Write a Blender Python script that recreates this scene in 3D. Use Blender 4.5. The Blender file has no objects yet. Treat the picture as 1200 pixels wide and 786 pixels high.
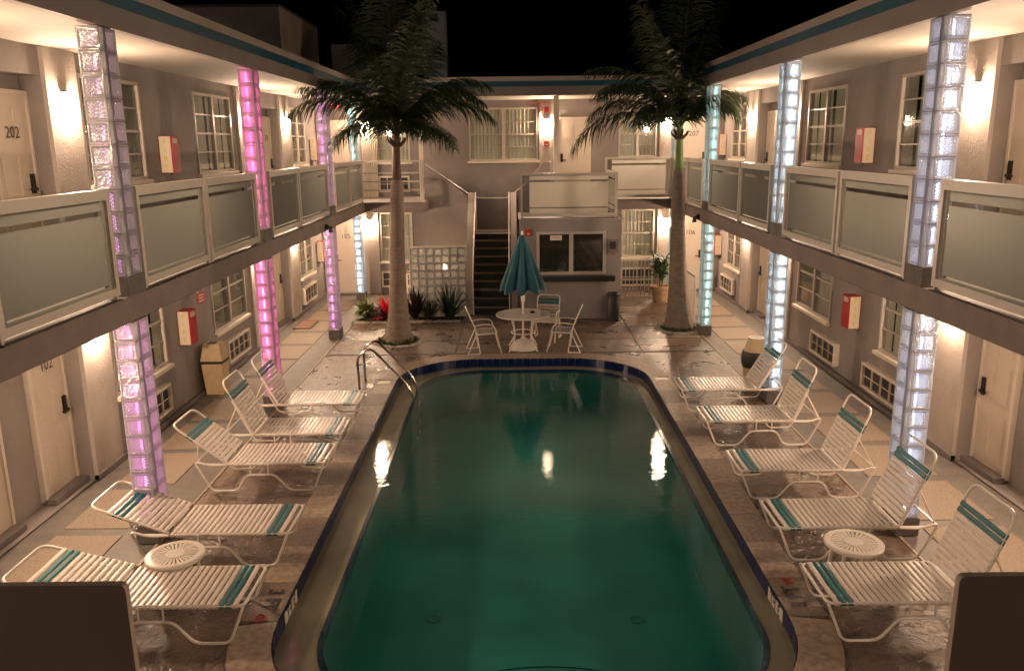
import bpy, bmesh, math, random
from mathutils import Vector, Matrix
random.seed(7)
S = bpy.context.scene
COL = S.collection
pi = math.pi

# ------------------------------------------------------------------ camera
cam_d = bpy.data.cameras.new('camera')
cam = bpy.data.objects.new('camera', cam_d); COL.objects.link(cam)
Rv = Vector((0.9999244932870058, 0.0016195909186599083, -0.012181323818900042))
Dv = Vector((-0.004342483210706145, 0.9738910125026876, -0.22697453294599948))
Dv = Vector((-0.011495675895285253, -0.2270102920392511, -0.9738245102398915))
Fv = Vector((-0.004342483210706145, 0.9738910125026876, -0.22697453294599948))
M = Matrix(((Rv.x, -Dv.x, -Fv.x, 0), (Rv.y, -Dv.y, -Fv.y, 0), (Rv.z, -Dv.z, -Fv.z, 4.2282), (0, 0, 0, 1)))
cam.matrix_world = M
cam_d.sensor_width = 36.0
cam_d.lens = 965.62 / 1200 * 36
cam_d.clip_start = 0.05
cam_d.clip_end = 2000
S.camera = cam

# ------------------------------------------------------------------ world: night sky, a trace of skyglow
W = bpy.data.worlds.new('World'); S.world = W; W.use_nodes = True
wn = W.node_tree.nodes; wn.clear()
sky = wn.new('ShaderNodeTexSky'); sky.sky_type = 'NISHITA'; sky.sun_disc = False
sky.sun_elevation = math.radians(-4); sky.sun_rotation = math.radians(200)
bg = wn.new('ShaderNodeBackground'); bg.inputs[1].default_value = 0.05
wo = wn.new('ShaderNodeOutputWorld')
W.node_tree.links.new(sky.outputs[0], bg.inputs[0]); W.node_tree.links.new(bg.outputs[0], wo.inputs[0])
# faint moonlight stands in for the sun
sd = bpy.data.lights.new('moon', 'SUN'); sd.energy = 0.07; sd.angle = math.radians(2); sd.color = (0.55, 0.68, 1.0)
so = bpy.data.objects.new('moon', sd); COL.objects.link(so); so.rotation_euler = (math.radians(50), 0, math.radians(-20))

S.view_settings.view_transform = 'Standard'; S.view_settings.look = 'None'
S.view_settings.exposure = 0.0; S.view_settings.gamma = 1.0
S.cycles.use_denoising = True
S.cycles.max_bounces = 8; S.cycles.transparent_max_bounces = 16
S.cycles.caustics_reflective = False; S.cycles.caustics_refractive = False
S.cycles.sample_clamp_indirect = 4.0
S.cycles.use_light_tree = True

# ------------------------------------------------------------------ materials
MATS = {}
def nd(nt, t, **kw):
    n = nt.nodes.new(t)
    for k, v in kw.items(): setattr(n, k, v)
    return n
def mat(name, col, rough=.6, metal=0.0, noise=0.0, nscale=8, bump=0.0, bscale=80, spec=.5, col2=None, emis=None, estr=0, coat=0, detail=4):
    m = bpy.data.materials.new(name); m.use_nodes = True; nt = m.node_tree
    b = nt.nodes['Principled BSDF']
    b.inputs['Base Color'].default_value = (*col, 1); b.inputs['Roughness'].default_value = rough
    b.inputs['Metallic'].default_value = metal; b.inputs['Specular IOR Level'].default_value = spec
    if coat: b.inputs['Coat Weight'].default_value = coat
    tc = nd(nt, 'ShaderNodeTexCoord')
    geo = nd(nt, 'ShaderNodeNewGeometry')
    if noise or col2:
        n = nd(nt, 'ShaderNodeTexNoise'); n.inputs['Scale'].default_value = nscale; n.inputs['Detail'].default_value = detail
        nt.links.new(geo.outputs['Position'], n.inputs['Vector'])
        r = nd(nt, 'ShaderNodeValToRGB')
        c2 = col2 if col2 else tuple(c * (1 - noise) for c in col)
        r.color_ramp.elements[0].color = (*c2, 1); r.color_ramp.elements[1].color = (*col, 1)
        r.color_ramp.elements[0].position = .35; r.color_ramp.elements[1].position = .62
        nt.links.new(n.outputs[0], r.inputs[0]); nt.links.new(r.outputs[0], b.inputs['Base Color'])
    if bump:
        n2 = nd(nt, 'ShaderNodeTexNoise'); n2.inputs['Scale'].default_value = bscale; n2.inputs['Detail'].default_value = 3
        nt.links.new(geo.outputs['Position'], n2.inputs['Vector'])
        bp = nd(nt, 'ShaderNodeBump'); bp.inputs['Strength'].default_value = bump; bp.inputs['Distance'].default_value = .01
        nt.links.new(n2.outputs[0], bp.inputs['Height']); nt.links.new(bp.outputs[0], b.inputs['Normal'])
    if emis:
        b.inputs['Emission Color'].default_value = (*emis, 1); b.inputs['Emission Strength'].default_value = estr
    MATS[name] = m
    return m

WARM = (1.0, .60, .29)
mat('stucco', (.285, .25, .235), .85, noise=.22, nscale=1.1, bump=1.0, bscale=38, detail=8)
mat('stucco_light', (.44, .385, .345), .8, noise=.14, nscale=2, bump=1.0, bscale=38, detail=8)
mat('stucco_dark', (.19, .165, .16), .85, noise=.1, nscale=2, bump=.4, bscale=70)
mat('soffit', (.31, .275, .235), .8, noise=.05, nscale=2)
mat('fascia', (.24, .205, .19), .7, noise=.08, nscale=2, bump=.2, bscale=50)
mat('fascia_top', (.36, .31, .27), .7, noise=.08, nscale=2)
mat('teal_paint', (.004, .075, .12), .45)
mat('slab_face', (.17, .135, .12), .8, noise=.15, nscale=3, bump=.3, bscale=60)
mat('floor_coat', (.35, .32, .30), .6, noise=.15, nscale=4)
mat('white_metal', (.46, .42, .37), .28, noise=.04, nscale=6)
mat('white_paint', (.68, .61, .52), .45)
mat('door_paint', (.64, .56, .47), .42, noise=.03, nscale=5)
mat('dark_metal', (.03, .028, .026), .35, metal=.6)
mat('black', (.012, .012, .012), .5)
mat('ink', (.03, .028, .03), .6)
mat('chrome', (.42, .38, .33), .18, metal=1)
mat('curtain', (.78, .73, .66), .9, noise=.06, nscale=4)
mat('curtain_dim', (.45, .42, .39), .9, noise=.1, nscale=4)
mat('dark_room', (.02, .02, .022), .9)  # near-black paints in the darkness of the unlit spaces behind openings
mat('red', (.45, .012, .015), .4)
mat('cream_plastic', (.62, .55, .44), .45)
mat('yellow', (.62, .42, .0), .5)
mat('beige_bin', (.50, .37, .21), .45, noise=.1, nscale=10)
mat('strap_white', (.62, .55, .49), .24)
mat('strap_teal', (.0, .105, .12), .35)
mat('pipe_white', (.66, .60, .53), .3)
mat('grille_dark', (.035, .032, .03), .5)
mat('walk_grey', (.135, .118, .105), .6, noise=.25, nscale=5, bump=.25, bscale=40)
mat('aggregate', (.28, .215, .16), .62, col2=(.20, .15, .11), nscale=45, bump=.8, bscale=120, detail=6)
mat('coping', (.36, .275, .205), .5, col2=(.23, .165, .12), nscale=14, bump=.6, bscale=70, detail=6)
mat('nonslip', (.23, .17, .125), .5, col2=(.14, .10, .075), nscale=25, bump=.9, bscale=60)
mat('plaster_ledge', (.62, .46, .33), .6, noise=.3, nscale=1.2)
mat('blue_tile', (.005, .013, .07), .12, noise=.4, nscale=9)
mat('tile_label', (.55, .5, .42), .3)
mat('grout', (.10, .09, .08), .8)
mat('basin_side', (.007, .115, .105), .8, noise=.3, nscale=.6)  # pool walls coloured darker than the floor to paint in their shade
mat('soil', (.02, .018, .012), .95, bump=1, bscale=50)
mat('pebble', (.55, .48, .40), .6, noise=.4, nscale=30)
mat('palm_bark', (.25, .20, .155), .85)
mat('palm_brown', (.075, .037, .018), .7, noise=.4, nscale=12)
mat('crownshaft', (.10, .16, .03), .5, noise=.3, nscale=5)
mat('frond', (.022, .046, .014), .45, noise=.4, nscale=6)
mat('rachis', (.05, .06, .02), .5)
mat('leaf_green', (.045, .085, .025), .65, noise=.4, nscale=10)
mat('leaf_yellow', (.28, .30, .05), .45, noise=.5, nscale=20)
mat('leaf_red', (.75, .02, .05), .4, noise=.5, nscale=15)
mat('leaf_dark', (.03, .018, .02), .4, noise=.3, nscale=15)
mat('leaf_grass', (.10, .11, .03), .5, noise=.4, nscale=15)
mat('terracotta', (.38, .25, .14), .7, noise=.35, nscale=14, bump=.5, bscale=30)
mat('umbrella_cloth', (.0, .062, .085), .75, noise=.1, nscale=10)
mat('stair_tread', (.028, .024, .02), .7, noise=.3, nscale=12)
mat('stair_nose', (.15, .12, .09), .6)
mat('chim', (.55, .55, .55), .9, noise=.15, nscale=3, bump=.3, bscale=30)
mat('hut_wall', (.42, .34, .27), .9, noise=.2, nscale=1.5, bump=.3, bscale=30)
mat('roofing', (.1, .1, .1), .9)
mat('parapet', (.30, .24, .18), .7, noise=.1, nscale=3)
mat('base_block', (.10, .085, .075), .75, noise=.2, nscale=12)
mat('glass_table', (.60, .55, .48), .15, coat=.4)
mat('sconce_glass', (.9, .85, .75), .4, emis=(1.0, .70, .475), estr=620)
mat('sconce_far', (.9, .85, .75), .4, emis=(1.0, .70, .475), estr=580)
mat('low_lamp', (.9, .85, .75), .4, emis=(1.0, .66, .36), estr=110)
mat('exit_red', (.3, .01, .02), .4, emis=(1, .02, .06), estr=3.2)
mat('exit_face', (.5, .05, .07), .4)
mat('paper', (.7, .66, .6), .7)
mat('mat_red', (.35, .10, .04), .95); mat('mat_grey', (.28, .27, .24), .95); mat('mat_dark', (.08, .09, .07), .95)
mat('sign_red', (.5, .03, .03), .5)
mat('conduit', (.42, .12, .09), .5)  # red glow of the exit sign painted into the pipe's colour
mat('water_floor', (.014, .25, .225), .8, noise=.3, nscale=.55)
for nm, c, st in (('neon_pink', (1, .10, .40), 70), ('neon_orchid', (.95, .25, .72), 24), ('neon_mauve', (.85, .30, .75), 6),
                  ('neon_ice', (.66, .84, 1.0), 75), ('neon_lilac', (.70, .72, 1.0), 34), ('neon_aqua', (.55, .95, .92), 42), ('neon_sea', (.46, .95, .80), 24)):
    mat(nm, c, .5, emis=c, estr=st)

# plank-edge variation: stamped brown deck
def deck_mat():
    m = bpy.data.materials.new('stamped_deck'); m.use_nodes = True; nt = m.node_tree; b = nt.nodes['Principled BSDF']
    geo = nd(nt, 'ShaderNodeNewGeometry')
    n1 = nd(nt, 'ShaderNodeTexNoise'); n1.inputs['Scale'].default_value = 2.2; n1.inputs['Detail'].default_value = 8; n1.inputs['Roughness'].default_value = .65
    n2 = nd(nt, 'ShaderNodeTexNoise'); n2.inputs['Scale'].default_value = 11; n2.inputs['Detail'].default_value = 5; n2.inputs['Distortion'].default_value = 1.2
    r = nd(nt, 'ShaderNodeValToRGB')
    r.color_ramp.elements[0].color = (.070, .049, .036, 1); r.color_ramp.elements[0].position = .3
    r.color_ramp.elements[1].color = (.185, .128, .09, 1); r.color_ramp.elements[1].position = .68
    rr = nd(nt, 'ShaderNodeMapRange'); rr.inputs[1].default_value = .35; rr.inputs[2].default_value = .65; rr.inputs[3].default_value = .20; rr.inputs[4].default_value = .55
    bp = nd(nt, 'ShaderNodeBump'); bp.inputs['Strength'].default_value = 1.0; bp.inputs['Distance'].default_value = .03
    for n in (n1, n2): nt.links.new(geo.outputs['Position'], n.inputs['Vector'])
    mx = nd(nt, 'ShaderNodeMath', operation='MULTIPLY_ADD'); mx.inputs[1].default_value = .5
    nt.links.new(n2.outputs[0], mx.inputs[0]); nt.links.new(n1.outputs[0], mx.inputs[2])
    sb = nd(nt, 'ShaderNodeMath', operation='SUBTRACT'); sb.inputs[1].default_value = .25
    nt.links.new(mx.outputs[0], sb.inputs[0])
    nt.links.new(sb.outputs[0], r.inputs[0]); nt.links.new(n1.outputs[0], rr.inputs[0])
    nt.links.new(r.outputs[0], b.inputs['Base Color']); nt.links.new(rr.outputs[0], b.inputs['Roughness'])
    nt.links.new(n2.outputs[0], bp.inputs['Height']); nt.links.new(bp.outputs[0], b.inputs['Normal'])
    MATS['stamped_deck'] = m
deck_mat()

def bark_mat():
    m = MATS['palm_bark']; nt = m.node_tree; b = nt.nodes['Principled BSDF']
    geo = nd(nt, 'ShaderNodeNewGeometry'); sp = nd(nt, 'ShaderNodeSeparateXYZ'); nt.links.new(geo.outputs['Position'], sp.inputs[0])
    n = nd(nt, 'ShaderNodeTexNoise'); n.inputs['Scale'].default_value = 9; n.inputs['Detail'].default_value = 6
    nt.links.new(geo.outputs['Position'], n.inputs['Vector'])
    ma = nd(nt, 'ShaderNodeMath', operation='MULTIPLY_ADD'); ma.inputs[1].default_value = 75
    nt.links.new(sp.outputs['Z'], ma.inputs[0])
    m5 = nd(nt, 'ShaderNodeMath', operation='MULTIPLY'); m5.inputs[1].default_value = 9; nt.links.new(n.outputs[0], m5.inputs[0]); nt.links.new(m5.outputs[0], ma.inputs[2])
    sn = nd(nt, 'ShaderNodeMath', operation='SINE'); nt.links.new(ma.outputs[0], sn.inputs[0])
    r = nd(nt, 'ShaderNodeValToRGB'); r.color_ramp.elements[0].color = (.10, .075, .055, 1); r.color_ramp.elements[1].color = (.24, .18, .135, 1)
    ad = nd(nt, 'ShaderNodeMath', operation='MULTIPLY_ADD'); ad.inputs[1].default_value = .07; nt.links.new(sn.outputs[0], ad.inputs[0]); nt.links.new(n.outputs[0], ad.inputs[2])
    nt.links.new(ad.outputs[0], r.inputs[0]); nt.links.new(r.outputs[0], b.inputs['Base Color'])
    bp = nd(nt, 'ShaderNodeBump'); bp.inputs['Strength'].default_value = .6; bp.inputs['Distance'].default_value = .02
    nt.links.new(ad.outputs[0], bp.inputs['Height']); nt.links.new(bp.outputs[0], b.inputs['Normal'])
bark_mat()

def schlick(nt, f0, nrm=None):
    """two-sided Fresnel: the same from above and from below the sheet"""
    g_ = nd(nt, 'ShaderNodeNewGeometry'); d = nd(nt, 'ShaderNodeVectorMath', operation='DOT_PRODUCT')
    nt.links.new(g_.outputs['Incoming'], d.inputs[0]); nt.links.new(nrm if nrm else g_.outputs['Normal'], d.inputs[1])
    a = nd(nt, 'ShaderNodeMath', operation='ABSOLUTE'); nt.links.new(d.outputs['Value'], a.inputs[0])
    b = nd(nt, 'ShaderNodeMath', operation='SUBTRACT'); b.inputs[0].default_value = 1; nt.links.new(a.outputs[0], b.inputs[1])
    p = nd(nt, 'ShaderNodeMath', operation='POWER'); p.inputs[1].default_value = 5; nt.links.new(b.outputs[0], p.inputs[0])
    m = nd(nt, 'ShaderNodeMath', operation='MULTIPLY_ADD'); m.inputs[1].default_value = 1-f0; m.inputs[2].default_value = f0; nt.links.new(p.outputs[0], m.inputs[0])
    return m
def pane_mat():
    m = bpy.data.materials.new('pane_glass'); m.use_nodes = True; nt = m.node_tree; nt.nodes.remove(nt.nodes['Principled BSDF'])
    o = nt.nodes['Material Output']
    t = nd(nt, 'ShaderNodeBsdfTransparent'); t.inputs[0].default_value = (.92, .94, .92, 1)
    g = nd(nt, 'ShaderNodeBsdfGlossy'); g.inputs['Roughness'].default_value = .04
    f = schlick(nt, .04)
    a = nd(nt, 'ShaderNodeMath', operation='ADD'); a.inputs[1].default_value = .06; nt.links.new(f.outputs[0], a.inputs[0])
    mx = nd(nt, 'ShaderNodeMixShader'); nt.links.new(a.outputs[0], mx.inputs[0]); nt.links.new(t.outputs[0], mx.inputs[1]); nt.links.new(g.outputs[0], mx.inputs[2])
    nt.links.new(mx.outputs[0], o.inputs[0]); MATS['pane_glass'] = m
pane_mat()

def frost_mat(name, col, fr, edge=0):
    """etched railing glass: frosted field with clear lines near the top, sides and foot (uv)"""
    m = bpy.data.materials.new(name); m.use_nodes = True; nt = m.node_tree; nt.nodes.remove(nt.nodes['Principled BSDF'])
    o = nt.nodes['Material Output']
    d = nd(nt, 'ShaderNodeBsdfDiffuse'); d.inputs[0].default_value = (*col, 1)
    tl = nd(nt, 'ShaderNodeBsdfTranslucent'); tl.inputs[0].default_value = (*[min(1, c * 1.3) for c in col], 1)
    g = nd(nt, 'ShaderNodeBsdfGlossy'); g.inputs['Roughness'].default_value = .25
    t = nd(nt, 'ShaderNodeBsdfTransparent'); t.inputs[0].default_value = (.50, .52, .50, 1)
    g2 = nd(nt, 'ShaderNodeBsdfGlossy'); g2.inputs['Roughness'].default_value = .03
    m1 = nd(nt, 'ShaderNodeMixShader'); m1.inputs[0].default_value = .55; nt.links.new(d.outputs[0], m1.inputs[1]); nt.links.new(tl.outputs[0], m1.inputs[2])
    m2 = nd(nt, 'ShaderNodeMixShader'); m2.inputs[0].default_value = .04; nt.links.new(m1.outputs[0], m2.inputs[1]); nt.links.new(g.outputs[0], m2.inputs[2])
    m3 = nd(nt, 'ShaderNodeMixShader'); m3.inputs[0].default_value = .08; nt.links.new(t.outputs[0], m3.inputs[1]); nt.links.new(g2.outputs[0], m3.inputs[2])
    uv = nd(nt, 'ShaderNodeUVMap'); sp = nd(nt, 'ShaderNodeSeparateXYZ'); nt.links.new(uv.outputs[0], sp.inputs[0])
    def band(sock, lo, hi):
        a = nd(nt, 'ShaderNodeMath', operation='GREATER_THAN'); a.inputs[1].default_value = lo; nt.links.new(sock, a.inputs[0])
        b = nd(nt, 'ShaderNodeMath', operation='LESS_THAN'); b.inputs[1].default_value = hi; nt.links.new(sock, b.inputs[0])
        c = nd(nt, 'ShaderNodeMath', operation='MULTIPLY'); nt.links.new(a.outputs[0], c.inputs[0]); nt.links.new(b.outputs[0], c.inputs[1]); return c.outputs[0]
    def op(o_, a, b):
        c = nd(nt, 'ShaderNodeMath', operation=o_); nt.links.new(a, c.inputs[0]); nt.links.new(b, c.inputs[1]); return c.outputs[0]
    top = op('MULTIPLY', band(sp.outputs['Y'], .83, .885), band(sp.outputs['X'], .03, .97))
    sides = op('MAXIMUM', band(sp.outputs['X'], .012 if not edge else .0, .034 if not edge else edge), band(sp.outputs['X'], .966 if not edge else 1-edge, .988 if not edge else 1.0))
    foot = op('MULTIPLY', band(sp.outputs['Y'], fr, fr + .022), band(sp.outputs['X'], .05, .95))
    k = op('MAXIMUM', op('MAXIMUM', top, sides), foot)
    m4 = nd(nt, 'ShaderNodeMixShader'); nt.links.new(k, m4.inputs[0]); nt.links.new(m2.outputs[0], m4.inputs[1]); nt.links.new(m3.outputs[0], m4.inputs[2])
    nt.links.new(m4.outputs[0], o.inputs[0]); MATS[name] = m
frost_mat('frosted', (.118, .120, .108), .03)
frost_mat('frosted_pale', (.36, .34, .30), .13, .075)

def block_mat(name, tint, clear=.5):
    """pressed glass block: light inside shows through a pattern of small ribs"""
    m = bpy.data.materials.new(name); m.use_nodes = True; nt = m.node_tree; nt.nodes.remove(nt.nodes['Principled BSDF'])
    o = nt.nodes['Material Output']
    t = nd(nt, 'ShaderNodeBsdfTransparent'); t.inputs[0].default_value = (.92, .95, .95, 1)
    tl = nd(nt, 'ShaderNodeBsdfTranslucent'); tl.inputs[0].default_value = (*tint, 1)
    d = nd(nt, 'ShaderNodeBsdfDiffuse'); d.inputs[0].default_value = (*[c * .6 for c in tint], 1)
    g = nd(nt, 'ShaderNodeBsdfGlossy'); g.inputs['Roughness'].default_value = .12
    geo = nd(nt, 'ShaderNodeNewGeometry')
    wv = nd(nt, 'ShaderNodeTexWave'); wv.wave_type = 'BANDS'; wv.bands_direction = 'DIAGONAL'; wv.inputs['Scale'].default_value = 26; wv.inputs['Distortion'].default_value = 3; wv.inputs['Detail'].default_value = 1
    nt.links.new(geo.outputs['Position'], wv.inputs['Vector'])
    vo = nd(nt, 'ShaderNodeTexVoronoi'); vo.inputs['Scale'].default_value = 55; nt.links.new(geo.outputs['Position'], vo.inputs['Vector'])
    bp = nd(nt, 'ShaderNodeBump'); bp.inputs['Strength'].default_value = .8; bp.inputs['Distance'].default_value = .01
    nt.links.new(vo.outputs[0], bp.inputs['Height']); nt.links.new(bp.outputs[0], g.inputs['Normal']); 
    wv.inputs['Scale'].default_value = 17; wv.inputs['Distortion'].default_value = 1.2
    mp = nd(nt, 'ShaderNodeMapping'); mp.inputs['Scale'].default_value = (-1, -1, 1); nt.links.new(geo.outputs['Position'], mp.inputs[0])
    w2 = nd(nt, 'ShaderNodeTexWave'); w2.wave_type = 'BANDS'; w2.bands_direction = 'DIAGONAL'; w2.inputs['Scale'].default_value = 17; w2.inputs['Distortion'].default_value = 1.2
    nt.links.new(mp.outputs[0], w2.inputs['Vector'])
    pr = nd(nt, 'ShaderNodeMath', operation='MULTIPLY'); nt.links.new(wv.outputs[1], pr.inputs[0]); nt.links.new(w2.outputs[1], pr.inputs[1])
    big = nd(nt, 'ShaderNodeTexNoise'); big.inputs['Scale'].default_value = 3.5; nt.links.new(geo.outputs['Position'], big.inputs['Vector'])
    pb = nd(nt, 'ShaderNodeMath', operation='MULTIPLY'); nt.links.new(pr.outputs[0], pb.inputs[0]); nt.links.new(big.outputs[0], pb.inputs[1])
    r = nd(nt, 'ShaderNodeMapRange'); r.inputs[1].default_value = .05; r.inputs[2].default_value = .38; r.inputs[3].default_value = clear * .25; r.inputs[4].default_value = min(1, clear * 2.6)
    nt.links.new(pb.outputs[0], r.inputs[0])
    cr = nd(nt, 'ShaderNodeValToRGB'); cr.color_ramp.elements[0].color = (*[c * .55 for c in tint], 1); cr.color_ramp.elements[1].color = (*tint, 1); cr.color_ramp.elements[1].position = .45
    nt.links.new(pb.outputs[0], cr.inputs[0]); nt.links.new(cr.outputs[0], tl.inputs[0])
    m1 = nd(nt, 'ShaderNodeMixShader'); m1.inputs[0].default_value = .7; nt.links.new(d.outputs[0], m1.inputs[1]); nt.links.new(tl.outputs[0], m1.inputs[2])
    m2 = nd(nt, 'ShaderNodeMixShader'); nt.links.new(r.outputs[0], m2.inputs[0]); nt.links.new(m1.outputs[0], m2.inputs[1]); nt.links.new(t.outputs[0], m2.inputs[2])
    m3 = nd(nt, 'ShaderNodeMixShader'); m3.inputs[0].default_value = .12; nt.links.new(m2.outputs[0], m3.inputs[1]); nt.links.new(g.outputs[0], m3.inputs[2])
    nt.links.new(m3.outputs[0], o.inputs[0]); MATS[name] = m
block_mat('glass_block', (.85, .88, .88), .34)
block_mat('block_edge', (.78, .79, .80), .10)
block_mat('block_wall', (.95, .93, .84), .40)

def water_mat():
    m = bpy.data.materials.new('pool_water'); m.use_nodes = True; nt = m.node_tree; nt.nodes.remove(nt.nodes['Principled BSDF'])
    o = nt.nodes['Material Output']
    t = nd(nt, 'ShaderNodeBsdfTransparent'); t.inputs[0].default_value = (.93, .97, .94, 1)
    g = nd(nt, 'ShaderNodeBsdfGlossy'); g.inputs['Roughness'].default_value = .012
    geo = nd(nt, 'ShaderNodeNewGeometry'); mp = nd(nt, 'ShaderNodeMapping'); mp.inputs['Scale'].default_value = (1, 1.6, 1)
    nt.links.new(geo.outputs['Position'], mp.inputs[0])
    n = nd(nt, 'ShaderNodeTexNoise'); n.inputs['Scale'].default_value = 6.5; n.inputs['Detail'].default_value = 4; n.inputs['Roughness'].default_value = .5
    nt.links.new(mp.outputs[0], n.inputs['Vector'])
    bp = nd(nt, 'ShaderNodeBump'); bp.inputs['Strength'].default_value = .055; bp.inputs['Distance'].default_value = .05
    nt.links.new(n.outputs[0], bp.inputs['Height']); nt.links.new(bp.outputs[0], g.inputs['Normal'])
    f = schlick(nt, .03, bp.outputs[0])
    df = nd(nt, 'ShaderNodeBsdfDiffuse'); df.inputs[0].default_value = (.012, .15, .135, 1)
    tb = nd(nt, 'ShaderNodeMixShader'); tb.inputs[0].default_value = .16; nt.links.new(t.outputs[0], tb.inputs[1]); nt.links.new(df.outputs[0], tb.inputs[2])
    mx = nd(nt, 'ShaderNodeMixShader'); nt.links.new(f.outputs[0], mx.inputs[0]); nt.links.new(tb.outputs[0], mx.inputs[1]); nt.links.new(g.outputs[0], mx.inputs[2])
    nt.links.new(mx.outputs[0], o.inputs[0]); MATS['pool_water'] = m
water_mat()

# ------------------------------------------------------------------ mesh helpers
class MB:
    def __init__(s): s.v = []; s.f = []; s.uv = None; s.mi = []
    def quad(s, a, b, c, d, mi=0):
        n = len(s.v); s.v += [tuple(a), tuple(b), tuple(c), tuple(d)]; s.f.append((n, n+1, n+2, n+3)); s.mi.append(mi)
    def box(s, x0, x1, y0, y1, z0, z1, mi=0):
        n = len(s.v)
        s.v += [(x0,y0,z0),(x1,y0,z0),(x1,y1,z0),(x0,y1,z0),(x0,y0,z1),(x1,y0,z1),(x1,y1,z1),(x0,y1,z1)]
        for q in ((3,2,1,0),(4,5,6,7),(0,1,5,4),(1,2,6,5),(2,3,7,6),(3,0,4,7)):
            s.f.append(tuple(n+i for i in q)); s.mi.append(mi)
    def hexa(s, p, mi=0):
        n = len(s.v); s.v += [tuple(q) for q in p]
        for q in ((3,2,1,0),(4,5,6,7),(0,1,5,4),(1,2,6,5),(2,3,7,6),(3,0,4,7)):
            s.f.append(tuple(n+i for i in q)); s.mi.append(mi)
    def lathe(s, prof, cx=0, cy=0, seg=20, mi=0, a0=0, a1=2*pi):
        full = abs(a1-a0-2*pi) < 1e-6; m = seg if full else seg+1
        n = len(s.v)
        for r, z in prof:
            for i in range(m):
                a = a0+(a1-a0)*i/seg; s.v.append((cx+r*math.cos(a), cy+r*math.sin(a), z))
        for j in range(len(prof)-1):
            for i in range(seg):
                k = (i+1) % m if full else i+1
                s.f.append((n+j*m+i, n+j*m+k, n+(j+1)*m+k, n+(j+1)*m+i)); s.mi.append(mi)
    def tube(s, pts, r, seg=6, closed=False, mi=0, cap=True):
        pts = [Vector(p) for p in pts]; N = len(pts); n = len(s.v)
        rr = r if hasattr(r, '__len__') else [r]*N
        T = []
        for i in range(N):
            if closed: t = pts[(i+1) % N]-pts[i-1]
            else: t = pts[min(i+1, N-1)]-pts[max(i-1, 0)]
            T.append(t.normalized() if t.length > 1e-9 else Vector((0, 0, 1)))
        up = Vector((0, 0, 1)) if abs(T[0].z) < .9 else Vector((1, 0, 0))
        u = T[0].cross(up).normalized()
        for i in range(N):
            u = (u-T[i]*u.dot(T[i])); u = u.normalized() if u.length > 1e-6 else T[i].orthogonal().normalized()
            w = T[i].cross(u)
            for k in range(seg):
                a = 2*pi*k/seg; p = pts[i]+(u*math.cos(a)+w*math.sin(a))*rr[i]; s.v.append(tuple(p))
        for i in range(N if closed else N-1):
            j = (i+1) % N
            for k in range(seg):
                l = (k+1) % seg
                s.f.append((n+i*seg+k, n+i*seg+l, n+j*seg+l, n+j*seg+k)); s.mi.append(mi)
        if cap and not closed:
            s.f.append(tuple(n+k for k in reversed(range(seg)))); s.f.append(tuple(n+(N-1)*seg+k for k in range(seg))); s.mi += [mi, mi]
    def poly(s, pts, mi=0):
        n = len(s.v); s.v += [tuple(p) for p in pts]; s.f.append(tuple(range(n, n+len(pts)))); s.mi.append(mi)
    def mesh(s, name, mats, smooth=False):
        me = bpy.data.meshes.new(name); me.from_pydata(s.v, [], s.f); me.update()
        if isinstance(mats, str): mats = [mats]
        for m in mats: me.materials.append(MATS[m])
        if len(mats) > 1:
            for p, i in zip(me.polygons, s.mi): p.material_index = i
        if smooth:
            for p in me.polygons: p.use_smooth = True
            try: me.set_sharp_from_angle(angle=math.radians(40))
            except Exception: pass
        return me
    def build(s, name, mats, parent=None, smooth=False, **kw):
        return link(name, s.mesh(name, mats, smooth), parent, **kw)
def link(name, me, parent=None, loc=None, rz=0, **kw):
    o = bpy.data.objects.new(name, me); COL.objects.link(o)
    if parent is not None: o.parent = parent
    if loc is not None: o.location = loc
    if rz: o.rotation_euler.z = rz
    for k, v in kw.items(): o[k] = v
    return o
def thing(name, label, cat, loc=(0, 0, 0), rz=0, group=None, kind=None):
    o = bpy.data.objects.new(name, None); COL.objects.link(o); o.location = loc; o.rotation_euler.z = rz; o.empty_display_size = .1
    if label: o['label'] = label
    if cat: o['category'] = cat
    if group: o['group'] = group
    if kind: o['kind'] = kind
    return o
def tag(o, label, cat, group=None):
    o['label'] = label; o['category'] = cat
    if group: o['group'] = group
    return o
def dup(root, loc=None, rz=None, label=None, group=None):
    r = root.copy(); COL.objects.link(r)
    if loc is not None: r.location = loc
    if rz is not None: r.rotation_euler.z = rz
    if label: r['label'] = label
    if group: r['group'] = group
    for ch in list(root.children):
        c = ch.copy(); COL.objects.link(c); c.parent = r
        for g in list(ch.children):
            d = g.copy(); COL.objects.link(d); d.parent = c
    return r
def rpath(pts, rad, n=4):
    """polyline with rounded corners"""
    P = [Vector(p) for p in pts]; out = [P[0]]
    for i in range(1, len(P)-1):
        a = (P[i-1]-P[i]); b = (P[i+1]-P[i]); r = min(rad, a.length*.45, b.length*.45)
        A = P[i]+a.normalized()*r; B = P[i]+b.normalized()*r
        for k in range(n+1):
            t = k/n; out.append(A*(1-t)**2+P[i]*2*t*(1-t)+B*t*t)
    out.append(P[-1]); return out
def text_mesh(body, size, name='lettering', mt='ink', depth=.0, align='CENTER', bold=0):
    cu = bpy.data.curves.new(name, 'FONT'); cu.body = body; cu.size = size; cu.align_x = align; cu.align_y = 'CENTER'; cu.extrude = depth; cu.offset = bold; cu.resolution_u = 2
    o = bpy.data.objects.new(name, cu); COL.objects.link(o)
    bpy.context.view_layer.update()
    me = bpy.data.meshes.new_from_object(o.evaluated_get(bpy.context.evaluated_depsgraph_get()))
    bpy.data.objects.remove(o); bpy.data.curves.remove(cu)
    me.materials.clear(); me.materials.append(MATS[mt]); me.name = name
    return me
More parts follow.
